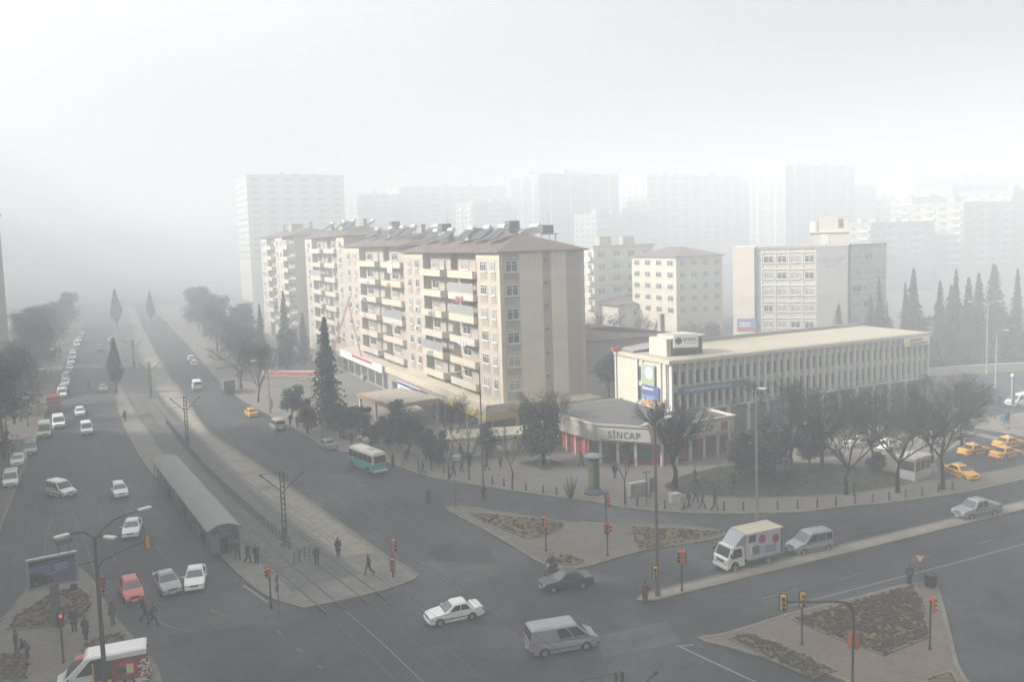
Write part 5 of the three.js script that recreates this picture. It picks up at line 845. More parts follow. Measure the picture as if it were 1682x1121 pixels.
{ // turquoise midibus
  const t = thing('midibus', 'turquoise and white midibus at the kerb', 'bus', [29.15, -102.35], 1.782), L = 6.6, W = 2.1, H = 2.75;
  part('body', shell([[-L / 2, 0.4], [-L / 2, 1.45], [L / 2 - 0.1, 1.45], [L / 2, 1.0], [L / 2 - 0.05, 0.38]], [2.2, -1.9], 0.5, 0.35, W, 0.05, 0), coat(0.04, 0.42, 0.38), t);
  part('upper_body', loft([rrect(-L / 2 + 0.02, L / 2 - 0.1, W / 2 - 0.02, 1.42, 0.14), rrect(-L / 2 + 0.1, L / 2 - 0.3, W / 2 - 0.12, 2.5, 0.16), rrect(-L / 2 + 0.25, L / 2 - 0.5, W / 2 - 0.3, H, 0.16)]), coat(0.6, 0.58, 0.5), t);
  for (const s of [-1, 1]) for (let i = 0; i < 5; i++) { const x = -2.95 + i * 1.2, q = [V(x, 1.5, s * 1.035), V(x + 1.1, 1.5, s * 1.035), V(x + 1.1, 2.32, s * 0.96), V(x, 2.32, s * 0.96)]; if (s < 0) q.reverse(); part('side_window', quadSlab(...q, 0.04), carGlass, t); }
  part('rear_window', quadSlab(V(-L / 2 - 0.005, 1.5, -0.85), V(-L / 2 - 0.005, 1.5, 0.85), V(-L / 2 + 0.06, 2.35, 0.8), V(-L / 2 + 0.06, 2.35, -0.8), 0.04), carGlass, t); part('windscreen', quadSlab(V(L / 2 - 0.07, 1.45, 0.9), V(L / 2 - 0.07, 1.45, -0.9), V(L / 2 - 0.25, 2.4, -0.82), V(L / 2 - 0.25, 2.4, 0.82), 0.04), screenGlass, t);
  for (const [x, z] of [[2.2, 0.9], [2.2, -0.9], [-1.9, 0.9], [-1.9, -0.9]]) wheel(t, x, z, 0.42, 0.26);
  part('roof_hatch', rbox(0.7, 0.1, 0.6, -1, H + 0.04, 0, 0.03), M.cream, t); part('rear_bumper', rbox(0.2, 0.25, 2.0, -L / 2 - 0.05, 0.5, 0, 0.05), M.frame, t); for (const s of [-1, 1]) part('tail_light', box(0.05, 0.35, 0.18, -L / 2 - 0.02, 1.0, s * 0.88), M.tail, t); part('number_plate', box(0.02, 0.12, 0.5, -L / 2 - 0.16, 0.55, 0), M.plate, t);
}
{ // painted minibus at the billboard island
  const t = thing('painted_minibus', 'white minibus with red food pictures on its side and a red roof badge', 'minibus', [-1.14, -59.92], 3.067);
  makeCar(t, { ...MINIBUS, L: 5.6, W: 2.0, H: 2.45, belt: 1.25, cowlY: 1.26, noseY: 1.0, cabR: -2.75, cabF: 2.25, roofR: -2.66, roofF: 1.0, hoodX: 2.1, axF: 1.8, wb: 3.3, r: 0.36, c: [0.8, 0.8, 0.79], wins: [[0.66, 0.9]], deckX: -2.7, rearGlass: true });
  const art = printed(3.3, 1.7, (x, w, h) => { x.fillStyle = '#7c1220'; x.fillRect(0, 0, w, h); x.fillStyle = '#191417'; x.fillRect(0, 0, w * 0.34, h); x.fillStyle = '#c9a23a'; x.fillRect(0, 0, w * 0.03, h); x.fillRect(w * 0.03, h * 0.82, w * 0.3, h * 0.18); x.fillStyle = '#b3202c'; x.beginPath(); x.arc(w * 0.62, h * 0.45, h * 0.36, 0, 7); x.fill(); x.fillStyle = '#1d2a1c'; x.beginPath(); x.arc(w * 0.52, h * 0.55, h * 0.2, 0, 7); x.fill(); x.fillStyle = '#d9d1a6'; x.fillRect(w * 0.6, h * 0.3, w * 0.13, h * 0.42); for (let i = 0; i < 40; i++) { x.fillStyle = i % 3 ? '#e2d6cf' : '#9c1c28'; x.fillRect(w * (0.76 + 0.22 * rnd()), h * (0.1 + 0.8 * rnd()), 16 + 22 * rnd(), 10 + 20 * rnd()); } });
  const s = part('printed_side', new THREE.BoxGeometry(3.3, 1.5, 0.02), art, t); s.position.set(-1.1, 1.35, 1.035); s.rotation.x = -0.03; const s2 = part('printed_side', new THREE.BoxGeometry(3.3, 1.5, 0.02), art, t); s2.position.set(-1.1, 1.35, -1.035); s2.rotation.y = Math.PI;
  part('roof_badge', box(0.5, 0.012, 0.75, 1.05, 2.405, 0), mat(0.55, 0.12, 0.13, 0.6), t).rotation.z = -0.12;
}
{ const t = thing('panel_truck', 'dark covered truck parked on the flats side of the avenue', 'truck', [21.92, -172.06], 1.57); part('cargo_box', rbox(4.2, 2.1, 2.1, -0.6, 1.75, 0, 0.06), M.slate, t); part('cab', shell([[1.55, 0.5], [1.55, 1.9], [1.75, 2.1], [2.7, 2.1], [3.1, 1.2], [3.15, 0.5]], [2.4], 0.45, 0.42, 1.9, 0.02, 0.1), coat(0.08, 0.08, 0.09), t); part('windscreen', quadSlab(V(3.1, 1.25, 0.8), V(3.1, 1.25, -0.8), V(2.76, 1.98, -0.74), V(2.76, 1.98, 0.74), 0.04), screenGlass, t); part('chassis', box(5, 0.2, 0.9, 0, 0.62, 0), M.black, t); for (const [x, z] of [[2.4, 0.82], [2.4, -0.82], [-1.4, 0.82], [-1.4, -0.82]]) wheel(t, x, z, 0.38, 0.26); }
{ const t = thing('panel_truck', 'dull red truck stopped in the pavement row', 'truck', [-7.97, -172.05], -1.53); part('cargo_box', rbox(4.2, 2.0, 2.1, -0.8, 1.7, 0, 0.06), M.red, t); part('cab', shell([[1.4, 0.5], [1.4, 1.9], [1.6, 2.15], [2.6, 2.15], [3.0, 1.2], [3.05, 0.5]], [2.3], 0.45, 0.42, 1.95, 0.02, 0.1), coat(0.3, 0.06, 0.05), t); part('windscreen', quadSlab(V(3.0, 1.25, 0.85), V(3.0, 1.25, -0.85), V(2.66, 2.02, -0.78), V(2.66, 2.02, 0.78), 0.04), screenGlass, t); part('chassis', box(5, 0.2, 0.9, 0, 0.62, 0), M.black, t); for (const [x, z] of [[2.3, 0.82], [2.3, -0.82], [-1.6, 0.82], [-1.6, -0.82]]) wheel(t, x, z, 0.38, 0.26); }
dup(proto.get('minibus' + [0.4, 0.43, 0.36].join()), [71.07, -119.55], 0.080, 'cream minibus parked against the apartment gable');
{ // motorcycle
  const t = thing('motorcycle', 'dark motorcycle carrying two riders beside the sedan', 'motorcycle', [32.85, -61.37], -2.613);
  for (const x of [-0.68, 0.68]) wheel(t, x, 0.001, 0.31, 0.12);
  part('engine', rbox(0.5, 0.34, 0.3, 0.02, 0.45, 0, 0.06), M.blackPlastic, t); part('fuel_tank', rbox(0.5, 0.26, 0.28, 0.22, 0.82, 0, 0.1), coat(0.2, 0.02, 0.02), t); part('seat', rbox(0.75, 0.12, 0.28, -0.35, 0.8, 0, 0.05), M.black, t); part('fork', [tube(V(0.66, 0.31, 0.1), V(0.42, 0.98, 0.1), 0.03), tube(V(0.66, 0.31, -0.1), V(0.42, 0.98, -0.1), 0.03)], M.alu, t); part('handlebar', bend([V(0.3, 1.08, -0.36), V(0.42, 1.02, 0), V(0.3, 1.08, 0.36)], 0.02), M.alu, t); part('headlight', new THREE.SphereGeometry(0.1, 10, 8).translate(0.55, 0.92, 0), M.lampGlass, t); part('exhaust', tube(V(0, 0.3, 0.16), V(-0.8, 0.36, 0.18), 0.05), M.alu, t); part('mudguard', bend([V(-0.38, 0.55, 0), V(-0.7, 0.68, 0), V(-1.02, 0.5, 0)], 0.06), M.blackPlastic, t);
}
// ---------------------------------------------------------------- people
const RES = 56, BX = 0.62, BY = 1.02; // half size of the field box across and up (metres), centre at y = 0.98
function surface(f) {
  const mc = new MarchingCubes(RES, M.black, false, false, 60000); mc.isolation = 0; const s = RES, h = s / 2, p = V(0, 0, 0);
  for (let k = 0; k < s; k++) for (let j = 0; j < s; j++) for (let i = 0; i < s; i++) { p.set((i - h) / h * BX, (j - h) / h * BY + 0.98, (k - h) / h * BX); mc.field[i + j * s + k * s * s] = -f(p); }
  mc.update(); const n = mc.count, pos = new Float32Array(n * 3);
  for (let i = 0; i < n; i++) { pos[3 * i] = mc.positionArray[3 * i] * BX; pos[3 * i + 1] = mc.positionArray[3 * i + 1] * BY + 0.98; pos[3 * i + 2] = mc.positionArray[3 * i + 2] * BX; }
  const g = new THREE.BufferGeometry(); g.setAttribute('position', new THREE.BufferAttribute(pos, 3)); const nn = new Float32Array(n * 3);
  // normals from the field itself
  const e = 0.012, q = V(0, 0, 0); for (let i = 0; i < n; i++) { p.set(pos[3 * i], pos[3 * i + 1], pos[3 * i + 2]); const a = [0, 1, 2].map((c) => { q.copy(p); q.setComponent(c, q.getComponent(c) + e); const u = f(q); q.setComponent(c, q.getComponent(c) - 2 * e); return u - f(q); }), l = Math.hypot(...a) || 1; nn[3 * i] = a[0] / l; nn[3 * i + 1] = a[1] / l; nn[3 * i + 2] = a[2] / l; }
  g.setAttribute('normal', new THREE.BufferAttribute(nn, 3)); return metric(g);
}
const seg = (a, b, r0, r1, sz = 1) => { const A = V(...a), d = V(...b).sub(A), l2 = d.lengthSq(), t = V(0, 0, 0); return (p) => { t.subVectors(p, A); const h = Math.max(0, Math.min(1, t.dot(d) / l2)); t.addScaledVector(d, -h); t.z /= sz; return t.length() - (r0 + (r1 - r0) * h); }; };
const smin = (fs, k = 0.045) => (p) => { let s = 9; for (const f of fs) { const v = f(p), h = Math.max(0, k - Math.abs(s - v)) / k; s = Math.min(s, v) - h * h * k * 0.25; } return s; };
// pose: hips, feet, knees, hands, elbows given per side; faces +x
function figure(P) {
  const hip = P.hip ?? [0, 0.93, 0], ch = P.chest ?? [0.02, 1.36, 0], hd = P.head ?? [0.05, 1.66, 0], nk = [(ch[0] + hd[0]) / 2, ch[1] + 0.16, 0], S = [-1, 1];
  const leg = (s) => P.leg[s < 0 ? 0 : 1], arm = (s) => P.arm[s < 0 ? 0 : 1], hj = (s) => [hip[0], hip[1] - 0.04, s * 0.095], sj = (s) => [ch[0], ch[1] + 0.06, s * 0.19];
  const legs = S.flatMap((s) => [seg(hj(s), leg(s)[0], 0.085, 0.058), seg(leg(s)[0], leg(s)[1], 0.058, 0.04)]), arms = S.flatMap((s) => [seg(sj(s), arm(s)[0], 0.052, 0.042), seg(arm(s)[0], arm(s)[1], 0.042, 0.03)]);
  const torso = [seg(hip, [ (hip[0] + ch[0]) / 2, (hip[1] + ch[1]) / 2, 0], 0.12, 0.115, 1.25), seg([(hip[0] + ch[0]) / 2, (hip[1] + ch[1]) / 2, 0], ch, 0.115, 0.125, 1.35), seg(sj(-1), sj(1), 0.06, 0.06)];
  const foot = S.map((s) => { const a = leg(s)[1]; return seg([a[0] - 0.03, a[1] - 0.05, a[2]], [a[0] + 0.16, a[1] - 0.065, a[2]], 0.045, 0.035); });
  const head = [seg([hd[0] - 0.005, hd[1] + 0.02, 0], [hd[0] + 0.01, hd[1] - 0.06, 0], 0.092, 0.07, 0.85), seg([hd[0] + 0.09, hd[1] - 0.03, 0], [hd[0] + 0.1, hd[1] - 0.045, 0], 0.014, 0.018), ...S.map((s) => seg([hd[0] - 0.01, hd[1], s * 0.08], [hd[0] - 0.01, hd[1] - 0.03, s * 0.08], 0.018, 0.014)), seg(nk, hd, 0.055, 0.05)];
  const palm = S.map((s) => { const e = arm(s)[0], w = arm(s)[1], d = V(...w).sub(V(...e)).normalize(); return seg(w, [w[0] + d.x * 0.07, w[1] + d.y * 0.07, w[2] + d.z * 0.07], 0.028, 0.03); });
  const grow = (fs, k) => { const f = smin(fs); return (p) => f(p) - k; };
  // fingers: four unequal and a thumb from the side of the palm
  const fingers = []; for (const s of S) { const e = V(...arm(s)[0]), w = V(...arm(s)[1]), d = w.clone().sub(e).normalize(), c = w.clone().addScaledVector(d, 0.075), fw = V(1, 0, 0).addScaledVector(d, -d.x).normalize(); [-0.027, -0.009, 0.009, 0.027].forEach((o, i) => { const a = c.clone().addScaledVector(fw, o), b = a.clone().addScaledVector(d, [0.035, 0.043, 0.046, 0.038][i]), q = b.clone().addScaledVector(d, 0.03).add(V(0, 0, -s * 0.014)); fingers.push(tube(a, b, 0.0095, 0.009, 5), tube(b, q, 0.009, 0.007, 5)); }); const a = w.clone().addScaledVector(d, 0.02).addScaledVector(fw, 0.025); fingers.push(tube(a, a.clone().addScaledVector(d, 0.035).addScaledVector(fw, 0.028), 0.011, 0.009, 5)); }
  const jacketLen = P.long ? S.map((s) => seg([hip[0], hip[1], s * 0.06], [(hip[0] + leg(s)[0][0]) / 2, hip[1] - 0.3, s * 0.1], 0.12, 0.13)) : [seg([hip[0], hip[1] - 0.05, -0.05], [hip[0], hip[1] - 0.05, 0.05], 0.125, 0.125)];
  const cuff = S.flatMap((s) => { const e = V(...arm(s)[0]), w = V(...arm(s)[1]).lerp(e, 0.12); return [seg(sj(s), arm(s)[0], 0.058, 0.048), seg(arm(s)[0], [w.x, w.y, w.z], 0.048, 0.04)]; });
  const cut = S.flatMap((s) => { const k = V(...leg(s)[0]), a = V(...leg(s)[1]); return [seg(hj(s), leg(s)[0], 0.095, 0.07), seg(leg(s)[0], [a.x, a.y, a.z], 0.07, 0.062)]; });
  const hair = seg([hd[0] - 0.025, hd[1] + 0.035, 0], [hd[0] - 0.035, hd[1] - 0.01, 0], 0.098, 0.085, 0.88), face = (p) => (p.x - hd[0]) * 0.8 - (p.y - hd[1]) + 0.005;
  return { body: merge([surface(smin([...legs, ...arms, ...torso, ...foot, ...head, ...palm])), ...fingers]), coat: surface(grow([...torso, ...cuff, ...jacketLen, seg(nk, nk.map((v, i) => v - (i === 1 ? 0.03 : 0)), 0.075, 0.08)], 0.018)), trousers: surface(grow([...cut, seg([hip[0], hip[1], -0.06], [hip[0], hip[1], 0.06], 0.115, 0.115)], 0.006)), shoes: surface(grow(foot, 0.012)), hair: surface((p) => Math.max(hair(p), face(p) * 0.7)) };
}
const L0 = [[0.0, 0.5, -0.1], [-0.01, 0.09, -0.1]], L1 = [[0.0, 0.5, 0.1], [-0.01, 0.09, 0.1]];
const POSE = {
  stand: figure({ leg: [L0, L1], arm: [[[-0.02, 1.13, -0.26], [0.05, 0.88, -0.25]], [[-0.02, 1.13, 0.26], [0.05, 0.88, 0.25]]] }),
  coat: figure({ long: true, leg: [[[0.02, 0.5, -0.1], [0.04, 0.09, -0.1]], [[0.0, 0.5, 0.1], [-0.08, 0.09, 0.1]]], arm: [[[-0.05, 1.13, -0.25], [0.1, 0.93, -0.21]], [[-0.05, 1.13, 0.25], [0.1, 0.93, 0.21]]] }),
  walk: figure({ hip: [0, 0.91, 0], leg: [[[0.2, 0.53, -0.09], [0.24, 0.1, -0.09]], [[-0.02, 0.49, 0.09], [-0.36, 0.16, 0.09]]], arm: [[[-0.14, 1.14, -0.25], [-0.12, 0.89, -0.25]], [[0.1, 1.13, 0.25], [0.26, 0.95, 0.23]]] }),
  stride: figure({ hip: [0, 0.9, 0], chest: [0.06, 1.34, 0], head: [0.1, 1.63, 0], leg: [[[-0.06, 0.48, -0.09], [-0.4, 0.2, -0.09]], [[0.24, 0.53, 0.09], [0.32, 0.1, 0.09]]], arm: [[[0.14, 1.12, -0.25], [0.3, 0.94, -0.22]], [[-0.12, 1.13, 0.26], [-0.14, 0.88, 0.25]]] }),
  bend: figure({ hip: [-0.1, 0.9, 0], chest: [0.24, 1.2, 0], head: [0.44, 1.42, 0], leg: [[[0.02, 0.5, -0.1], [-0.04, 0.09, -0.1]], [[0.05, 0.5, 0.1], [-0.02, 0.09, 0.1]]], arm: [[[0.3, 0.95, -0.22], [0.45, 0.78, -0.15]], [[0.3, 0.95, 0.22], [0.45, 0.78, 0.15]]] }),
  ride: figure({ hip: [0, 0.95, 0], chest: [0.12, 1.36, 0], head: [0.18, 1.66, 0], leg: [[[0.34, 0.82, -0.24], [0.2, 0.45, -0.22]], [[0.34, 0.82, 0.24], [0.2, 0.45, 0.22]]], arm: [[[0.28, 1.16, -0.3], [0.5, 1.1, -0.28]], [[0.28, 1.16, 0.3], [0.5, 1.1, 0.28]]] }),
};
const cloth = new Map(), fab = (c) => { const k = c.join(); if (!cloth.has(k)) cloth.set(k, mat(...c, 0.95)); return cloth.get(k); };
const K = { black: [0.018, 0.018, 0.02], char: [0.035, 0.035, 0.038], navy: [0.025, 0.032, 0.055], brown: [0.075, 0.055, 0.042], jeans: [0.09, 0.12, 0.18], grey: [0.09, 0.09, 0.095], green: [0.03, 0.055, 0.045], pale: [0.3, 0.28, 0.26], blue: [0.05, 0.08, 0.16], red: [0.16, 0.03, 0.03], khaki: [0.12, 0.1, 0.075] };
const skin = mat(0.36, 0.22, 0.16, 0.7), hairMat = mat(0.02, 0.016, 0.014, 0.8), scarfMat = mat(0.4, 0.38, 0.36, 0.9), shoeMat = mat(0.02, 0.019, 0.018, 0.7);
function person(label, p, turn, pose, top, legs, o = {}) {
  const t = thing('person', label, 'person', p, turn, o.group), q = POSE[pose];
  part('body', q.body, skin, t); part('jacket', q.coat, fab(K[top]), t); part('trousers', q.trousers, fab(K[legs]), t); part('shoes', q.shoes, shoeMat, t); part('hair', q.hair, o.scarf ? scarfMat : hairMat, t);
  t.position.y = o.y ?? 0; t.scale.setScalar(o.s ?? 1); return t;
}
const SL = 0.13, MD = 0.1;
person('person in brown jacket and blue jeans standing at the island kerb', [-0.45, -69.39], 2.2, 'stand', 'brown', 'jeans', { y: SL });
person('person in green jacket walking past the red hatchback', [1.75, -69.31], 0.1, 'walk', 'green', 'char'); person('person in black striding across beside the green jacket', [2.28, -68.06], -0.3, 'stride', 'black', 'black');
person('person in long black coat standing under the billboard', [-3.04, -69.72], -1.2, 'coat', 'black', 'black', { y: SL, s: 1.03 }); person('person in dark brown coat by the small earth bed', [-2.26, -67.61], 1.0, 'coat', 'char', 'black', { y: SL });
person('person in black standing by the dark earth bed', [-6.65, -67.7], 0.4, 'stand', 'black', 'black', { y: SL }); person('person in black bending over the dark earth bed', [-5.89, -66.28], 2.6, 'bend', 'black', 'char', { y: SL });
person('person in brown at the platform kerb beside the shelter', [8.08, -80.64], 1.3, 'coat', 'brown', 'grey', { y: MD }); person('person in navy at the mouth of the shelter', [9.31, -80.97], -1.4, 'stand', 'navy', 'char', { y: MD });
person('person in dark coat with pale scarf before the shelter', [9.97, -78.5], -1.2, 'walk', 'green', 'navy', { y: MD, scarf: true }); person('person in black walking from the shelter with a companion', [10.68, -77.24], -1.0, 'walk', 'black', 'char', { y: MD }); person('person in dark jacket nearest the tram track by the shelter', [11.33, -76.69], -1.3, 'coat', 'char', 'black', { y: MD });
person('person in dark green jacket crossing the tracks by the railing', [16, -73.62], -1.5, 'stand', 'green', 'black', { y: MD }); person('person in long grey coat on the sandy verge', [18.15, -74.52], 1.4, 'coat', 'char', 'grey', { y: MD }); person('person in long black coat striding across the tracks', [19.42, -69.09], 3.0, 'stride', 'black', 'char', { y: MD });
person('hazy person walking on the far platform', [3.03, -153.64], 1.2, 'walk', 'char', 'black', { y: MD }); person('hazy person standing beside the parked row', [-5.87, -187.81], 0.4, 'stand', 'char', 'black'); person('hazy person crossing the avenue lanes', [-2.44, -193.59], 0.1, 'stride', 'char', 'black');
person('person in red and black at the tip of the street median', [36.36, -52.71], 1.6, 'coat', 'red', 'black', { s: 1.04 }); person('person in blue jacket waiting by the slip lane signal', [46.48, -74.17], -1.5, 'stand', 'blue', 'navy', { y: SL });
person('person in black walking on the slip lane', [36.52, -83.23], 1.5, 'walk', 'black', 'char'); person('person in dark jacket stooping while crossing the avenue', [30.76, -85.01], 1.2, 'bend', 'char', 'black');
person('person in pale top walking in the group by the white box', [52.68, -69.22], 0.2, 'walk', 'pale', 'green', { y: SL }); person('person in brown jacket in the middle of the walking group', [53.34, -69.28], 0.1, 'walk', 'brown', 'navy', { y: SL }); person('person in grey jacket at the back of the walking group', [54.92, -70.19], 0.2, 'stride', 'grey', 'navy', { y: SL }); person('person in grey blue jacket leading the walking group', [54.25, -68.26], 0.1, 'stride', 'grey', 'jeans', { y: SL }); person('person in black striding alone between the bollards', [54.97, -67.14], 0.05, 'stride', 'black', 'black', { y: SL });
person('person in dark green standing under the bare trees', [70.57, -63.5], -1.2, 'stand', 'green', 'black', { y: SL });
person('person in black coat waiting behind the midibus', [32.19, -101.43], 2.4, 'coat', 'black', 'black', { y: SL }); person('person in pale clothes waiting behind the midibus', [33.47, -101.63], 2.5, 'stand', 'pale', 'pale', { y: SL });
person('person in green coat walking along the plaza kerb', [34.26, -96.21], 2.6, 'walk', 'green', 'grey', { y: SL }); person('person in grey beside the green coat', [34.19, -97.53], 2.8, 'stand', 'grey', 'brown', { y: SL }); person('person in dark green near the leaning tree', [36.2, -92.54], -0.6, 'coat', 'green', 'char', { y: SL }); person('person in navy behind the dark green coat', [37.03, -93.23], -0.4, 'walk', 'navy', 'char', { y: SL }); person('person in grey by the leaning tree trunk', [38.52, -94.16], 1.6, 'walk', 'grey', 'navy', { y: SL }); person('person in pale jacket at the café tables', [39.84, -100.72], 0.6, 'bend', 'pale', 'grey', { y: SL }); person('person in khaki at the café tables', [41.32, -101.22], 2.0, 'stand', 'khaki', 'char', { y: SL });
person('person in black bent over at the corner island tip', [56.22, -45.13], 0.6, 'bend', 'black', 'black', { y: 0 });
person('person in black on the pale pavement by the side street', [114.54, -76.06], 1.0, 'coat', 'black', 'black', { y: SL }); person('dim person crossing the side street', [125.17, -84.55], 0.4, 'stand', 'char', 'black');
person('hazy person on the pavement behind the cream estate van', [26.84, -132.29], 1.4, 'coat', 'brown', 'char', { y: SL }); person('hazy person under the trees at the pavement', [30.77, -131.21], 1.8, 'stand', 'navy', 'char', { y: SL }); person('hazy tall person near the cream estate van', [26.13, -134.32], -1.2, 'stand', 'char', 'black', { y: SL });
{ const a = -2.613, c = [32.85, -61.37], f = [Math.cos(a), -Math.sin(a)]; person('rider in black steering the motorcycle', [c[0] - f[0] * 0.12, c[1] - f[1] * 0.12], a, 'ride', 'black', 'navy', { y: -0.05 }); person('pillion rider in grey on the motorcycle', [c[0] - f[0] * 0.52, c[1] - f[1] * 0.52], a, 'ride', 'grey', 'black', { y: -0.03 }); }

[[[32, -110.22], 'stand', 'char', 'black', 'person in charcoal by the kerb before the white hatchback'], [[34.33, -102.47], 'walk', 'navy', 'black', 'person in navy walking behind the pale figure'], [[36.38, -99.11], 'stand', 'black', 'char', 'person in black beside the closed parasol'], [[38.27, -99.96], 'walk', 'brown', 'black', 'person in brown passing the orange table'], [[40.56, -96.45], 'coat', 'char', 'black', 'person in long charcoal coat near the café awning'], [[41.57, -93.52], 'walk', 'black', 'navy', 'person in black walking past the lamp post'], [[43.56, -93.89], 'stand', 'khaki', 'char', 'person in khaki by the apartment corner shop'], [[52.29, -89.01], 'walk', 'char', 'black', 'person in charcoal before the red shop wall'], [[52.87, -82.39], 'stand', 'black', 'black', 'person in black before the corner shop windows'], [[59.61, -76.15], 'walk', 'navy', 'char', 'person in navy on the path behind the many limbed tree'], [[62.44, -72.98], 'stand', 'brown', 'black', 'person in brown at the end of the grass bed'], [[30.6, -120.71], 'coat', 'char', 'black', 'hazy person in long coat behind the silver sedan'], [[30.67, -115.08], 'walk', 'black', 'black', 'hazy person walking before the garden trees'], [[26.29, -150.41], 'stand', 'char', 'black', 'hazy person at the roadside ahead of the cream van'], [[-13.5, -148.27], 'stand', 'black', 'black', 'hazy person on the pavement beside the white sedan'], [[-12.55, -132.34], 'walk', 'char', 'black', 'person walking on the pavement beside the first van'], [[115.72, -79.15], 'walk', 'grey', 'black', 'dim person walking beside the phone post'], [[27.28, -127.54], 'stand', 'navy', 'black', 'hazy person in navy beside the roadside lamp']].forEach(([p, pose, a, b, label], i) => person(label, p, i * 1.7, pose, a, b, { y: SL }));
// ---------------------------------------------------------------- street furniture
const lens = { red: mat(0.12, 0.01, 0.01, 0.3), amber: mat(0.2, 0.09, 0.01, 0.3), green: mat(0.01, 0.06, 0.02, 0.3), lit: new THREE.MeshStandardMaterial({ color: rgb(0.4, 0.02, 0.02), emissive: rgb(1, 0.06, 0.04), emissiveIntensity: 0.9, roughness: 0.3 }) };
function signalHead(t, x, y, z, ry, m = M.orange, lit = false, n = 3) {
  const h = 0.3 * n + 0.1, g = part('signal_head', [rbox(0.34, h, 0.22, 0, 0, 0, 0.05)], m, t); g.position.set(x, y, z); g.rotation.y = ry;
  part('backplate', box(0.46, h + 0.12, 0.02, 0, 0, -0.08), m === M.amber ? M.black : m, g);
  ['red', 'amber', 'green'].slice(0, n).forEach((c, i) => { part('lens', new THREE.CylinderGeometry(0.1, 0.1, 0.03, 14).rotateX(Math.PI / 2).translate(0, h / 2 - 0.2 - 0.3 * i, 0.125), lit && c === 'red' ? lens.lit : lens[c], g); part('visor', new THREE.CylinderGeometry(0.12, 0.12, 0.16, 12, 1, true, Math.PI / 2, Math.PI).rotateX(-Math.PI / 2).translate(0, h / 2 - 0.2 - 0.3 * i, 0.18), M.black, g); });
  return g;
}
function signalPost(label, p, h, heads, o = {}) {
  const t = thing('traffic_light', label, 'traffic light', [p[0], o.y ?? 0, p[1]]); part('pole', lathe([[0.11, 0], [0.11, 0.15], [0.07, 0.2], [0.065, h], [0, h + 0.02]], 12), o.m ?? M.poleDark, t);
  for (const [y, ry, m, n] of heads) signalHead(t, 0.16 * Math.sin(ry), y, 0.16 * Math.cos(ry), ry, m, o.lit, n); return t;
}
const toCam = 0.6;
signalPost('slim signal post with red heads at the platform end', [10.73, -66.49], 3.3, [[3.0, -2.4, M.orange], [3.0, -0.9, M.orange, 2]], { y: 0 });
signalPost('signal post with orange head on the sandy verge', [21.02, -67.54], 3.1, [[2.8, 0.9, M.orange], [1.4, -0.4, M.amber, 2], [0.8, -0.4, M.orange, 1]], { y: 0 });
signalPost('signal post with red head beside the soil bed', [34.95, -66.12], 3.0, [[2.7, -1.3, M.orange]], { y: SL });
signalPost('signal post with red head at the middle of the traffic island', [39.07, -62.32], 3.0, [[2.5, -0.8, M.signRed], [2.5, 0.9, M.orange, 2]], { y: SL });
signalPost('signal post by the kerb with a red arm sign', [43.06, -68.79], 3.0, [[2.5, 1.3, M.signRed]], { y: SL });
signalPost('signal post with orange head on the street median', [40.08, -53.03], 3.2, [[2.8, 0.5, M.orange], [2.8, -1.4, M.orange]], { y: SL });
signalPost('dark signal post with amber head on the corner island', [41.68, -41.9], 3.6, [[3.2, -0.4, M.amber]], { y: SL });
signalPost('dark signal post with orange head at the corner island edge', [48.4, -37.2], 3.4, [[3.1, 1.2, M.orange]], { y: SL });
signalPost('dark signal post with glowing red light on the billboard island', [-3.63, -64.61], 3.3, [[3.1, 0.2, M.black]], { y: SL, lit: true });
{ // signal gantry of the corner island
  const p = [39.33, -35.45], t = thing('signal_gantry', 'dark overhead signal arm bending over the corner island', 'traffic light', [p[0], SL, p[1]]), arm = V(-3.7, 6.1, -1.8);
  part('pole', bend([V(0, 0, 0), V(0, 2.5, 0), V(0, 5.3, 0), V(-0.22, 5.85, -0.1), V(-0.8, 6.0, -0.4), V(-2.1, 6.05, -1.0), arm], 0.075, 8, 40), M.poleDark, t);
  signalHead(t, -3.8, 6.05, -1.75, -0.7, M.amber); signalHead(t, 0.2, 3.6, 0.1, 1.3, M.signRed); signalHead(t, 0.1, 3.5, -0.2, 2.4, M.orange); part('base', rbox(0.4, 0.2, 0.4, 0, 0.1, 0, 0.03), M.poleDark, t);
}
{ // signal gantry by the billboard
  const p = [-1.2, -69.12], t = thing('signal_gantry', 'thin curved signal arm reaching over the waiting cars', 'traffic light', [p[0], SL, p[1]]);
  part('pole', bend([V(0, 0, 0), V(0, 2, 0), V(0, 4.4, 0), V(0.25, 5.0, 0), V(1.4, 5.6, 0.2), V(3.4, 6.3, 0.5)], 0.06, 8, 40), M.poleDark, t);
  signalHead(t, 3.45, 6.2, 0.55, -2.6, M.amber); signalHead(t, 0.2, 3.5, 0, 0.9, M.signRed); signalHead(t, 0.2, 2.8, 0.1, 0.3, M.orange, false, 2); part('base', rbox(0.35, 0.2, 0.35, 0, 0.1, 0, 0.03), M.poleDark, t);
}
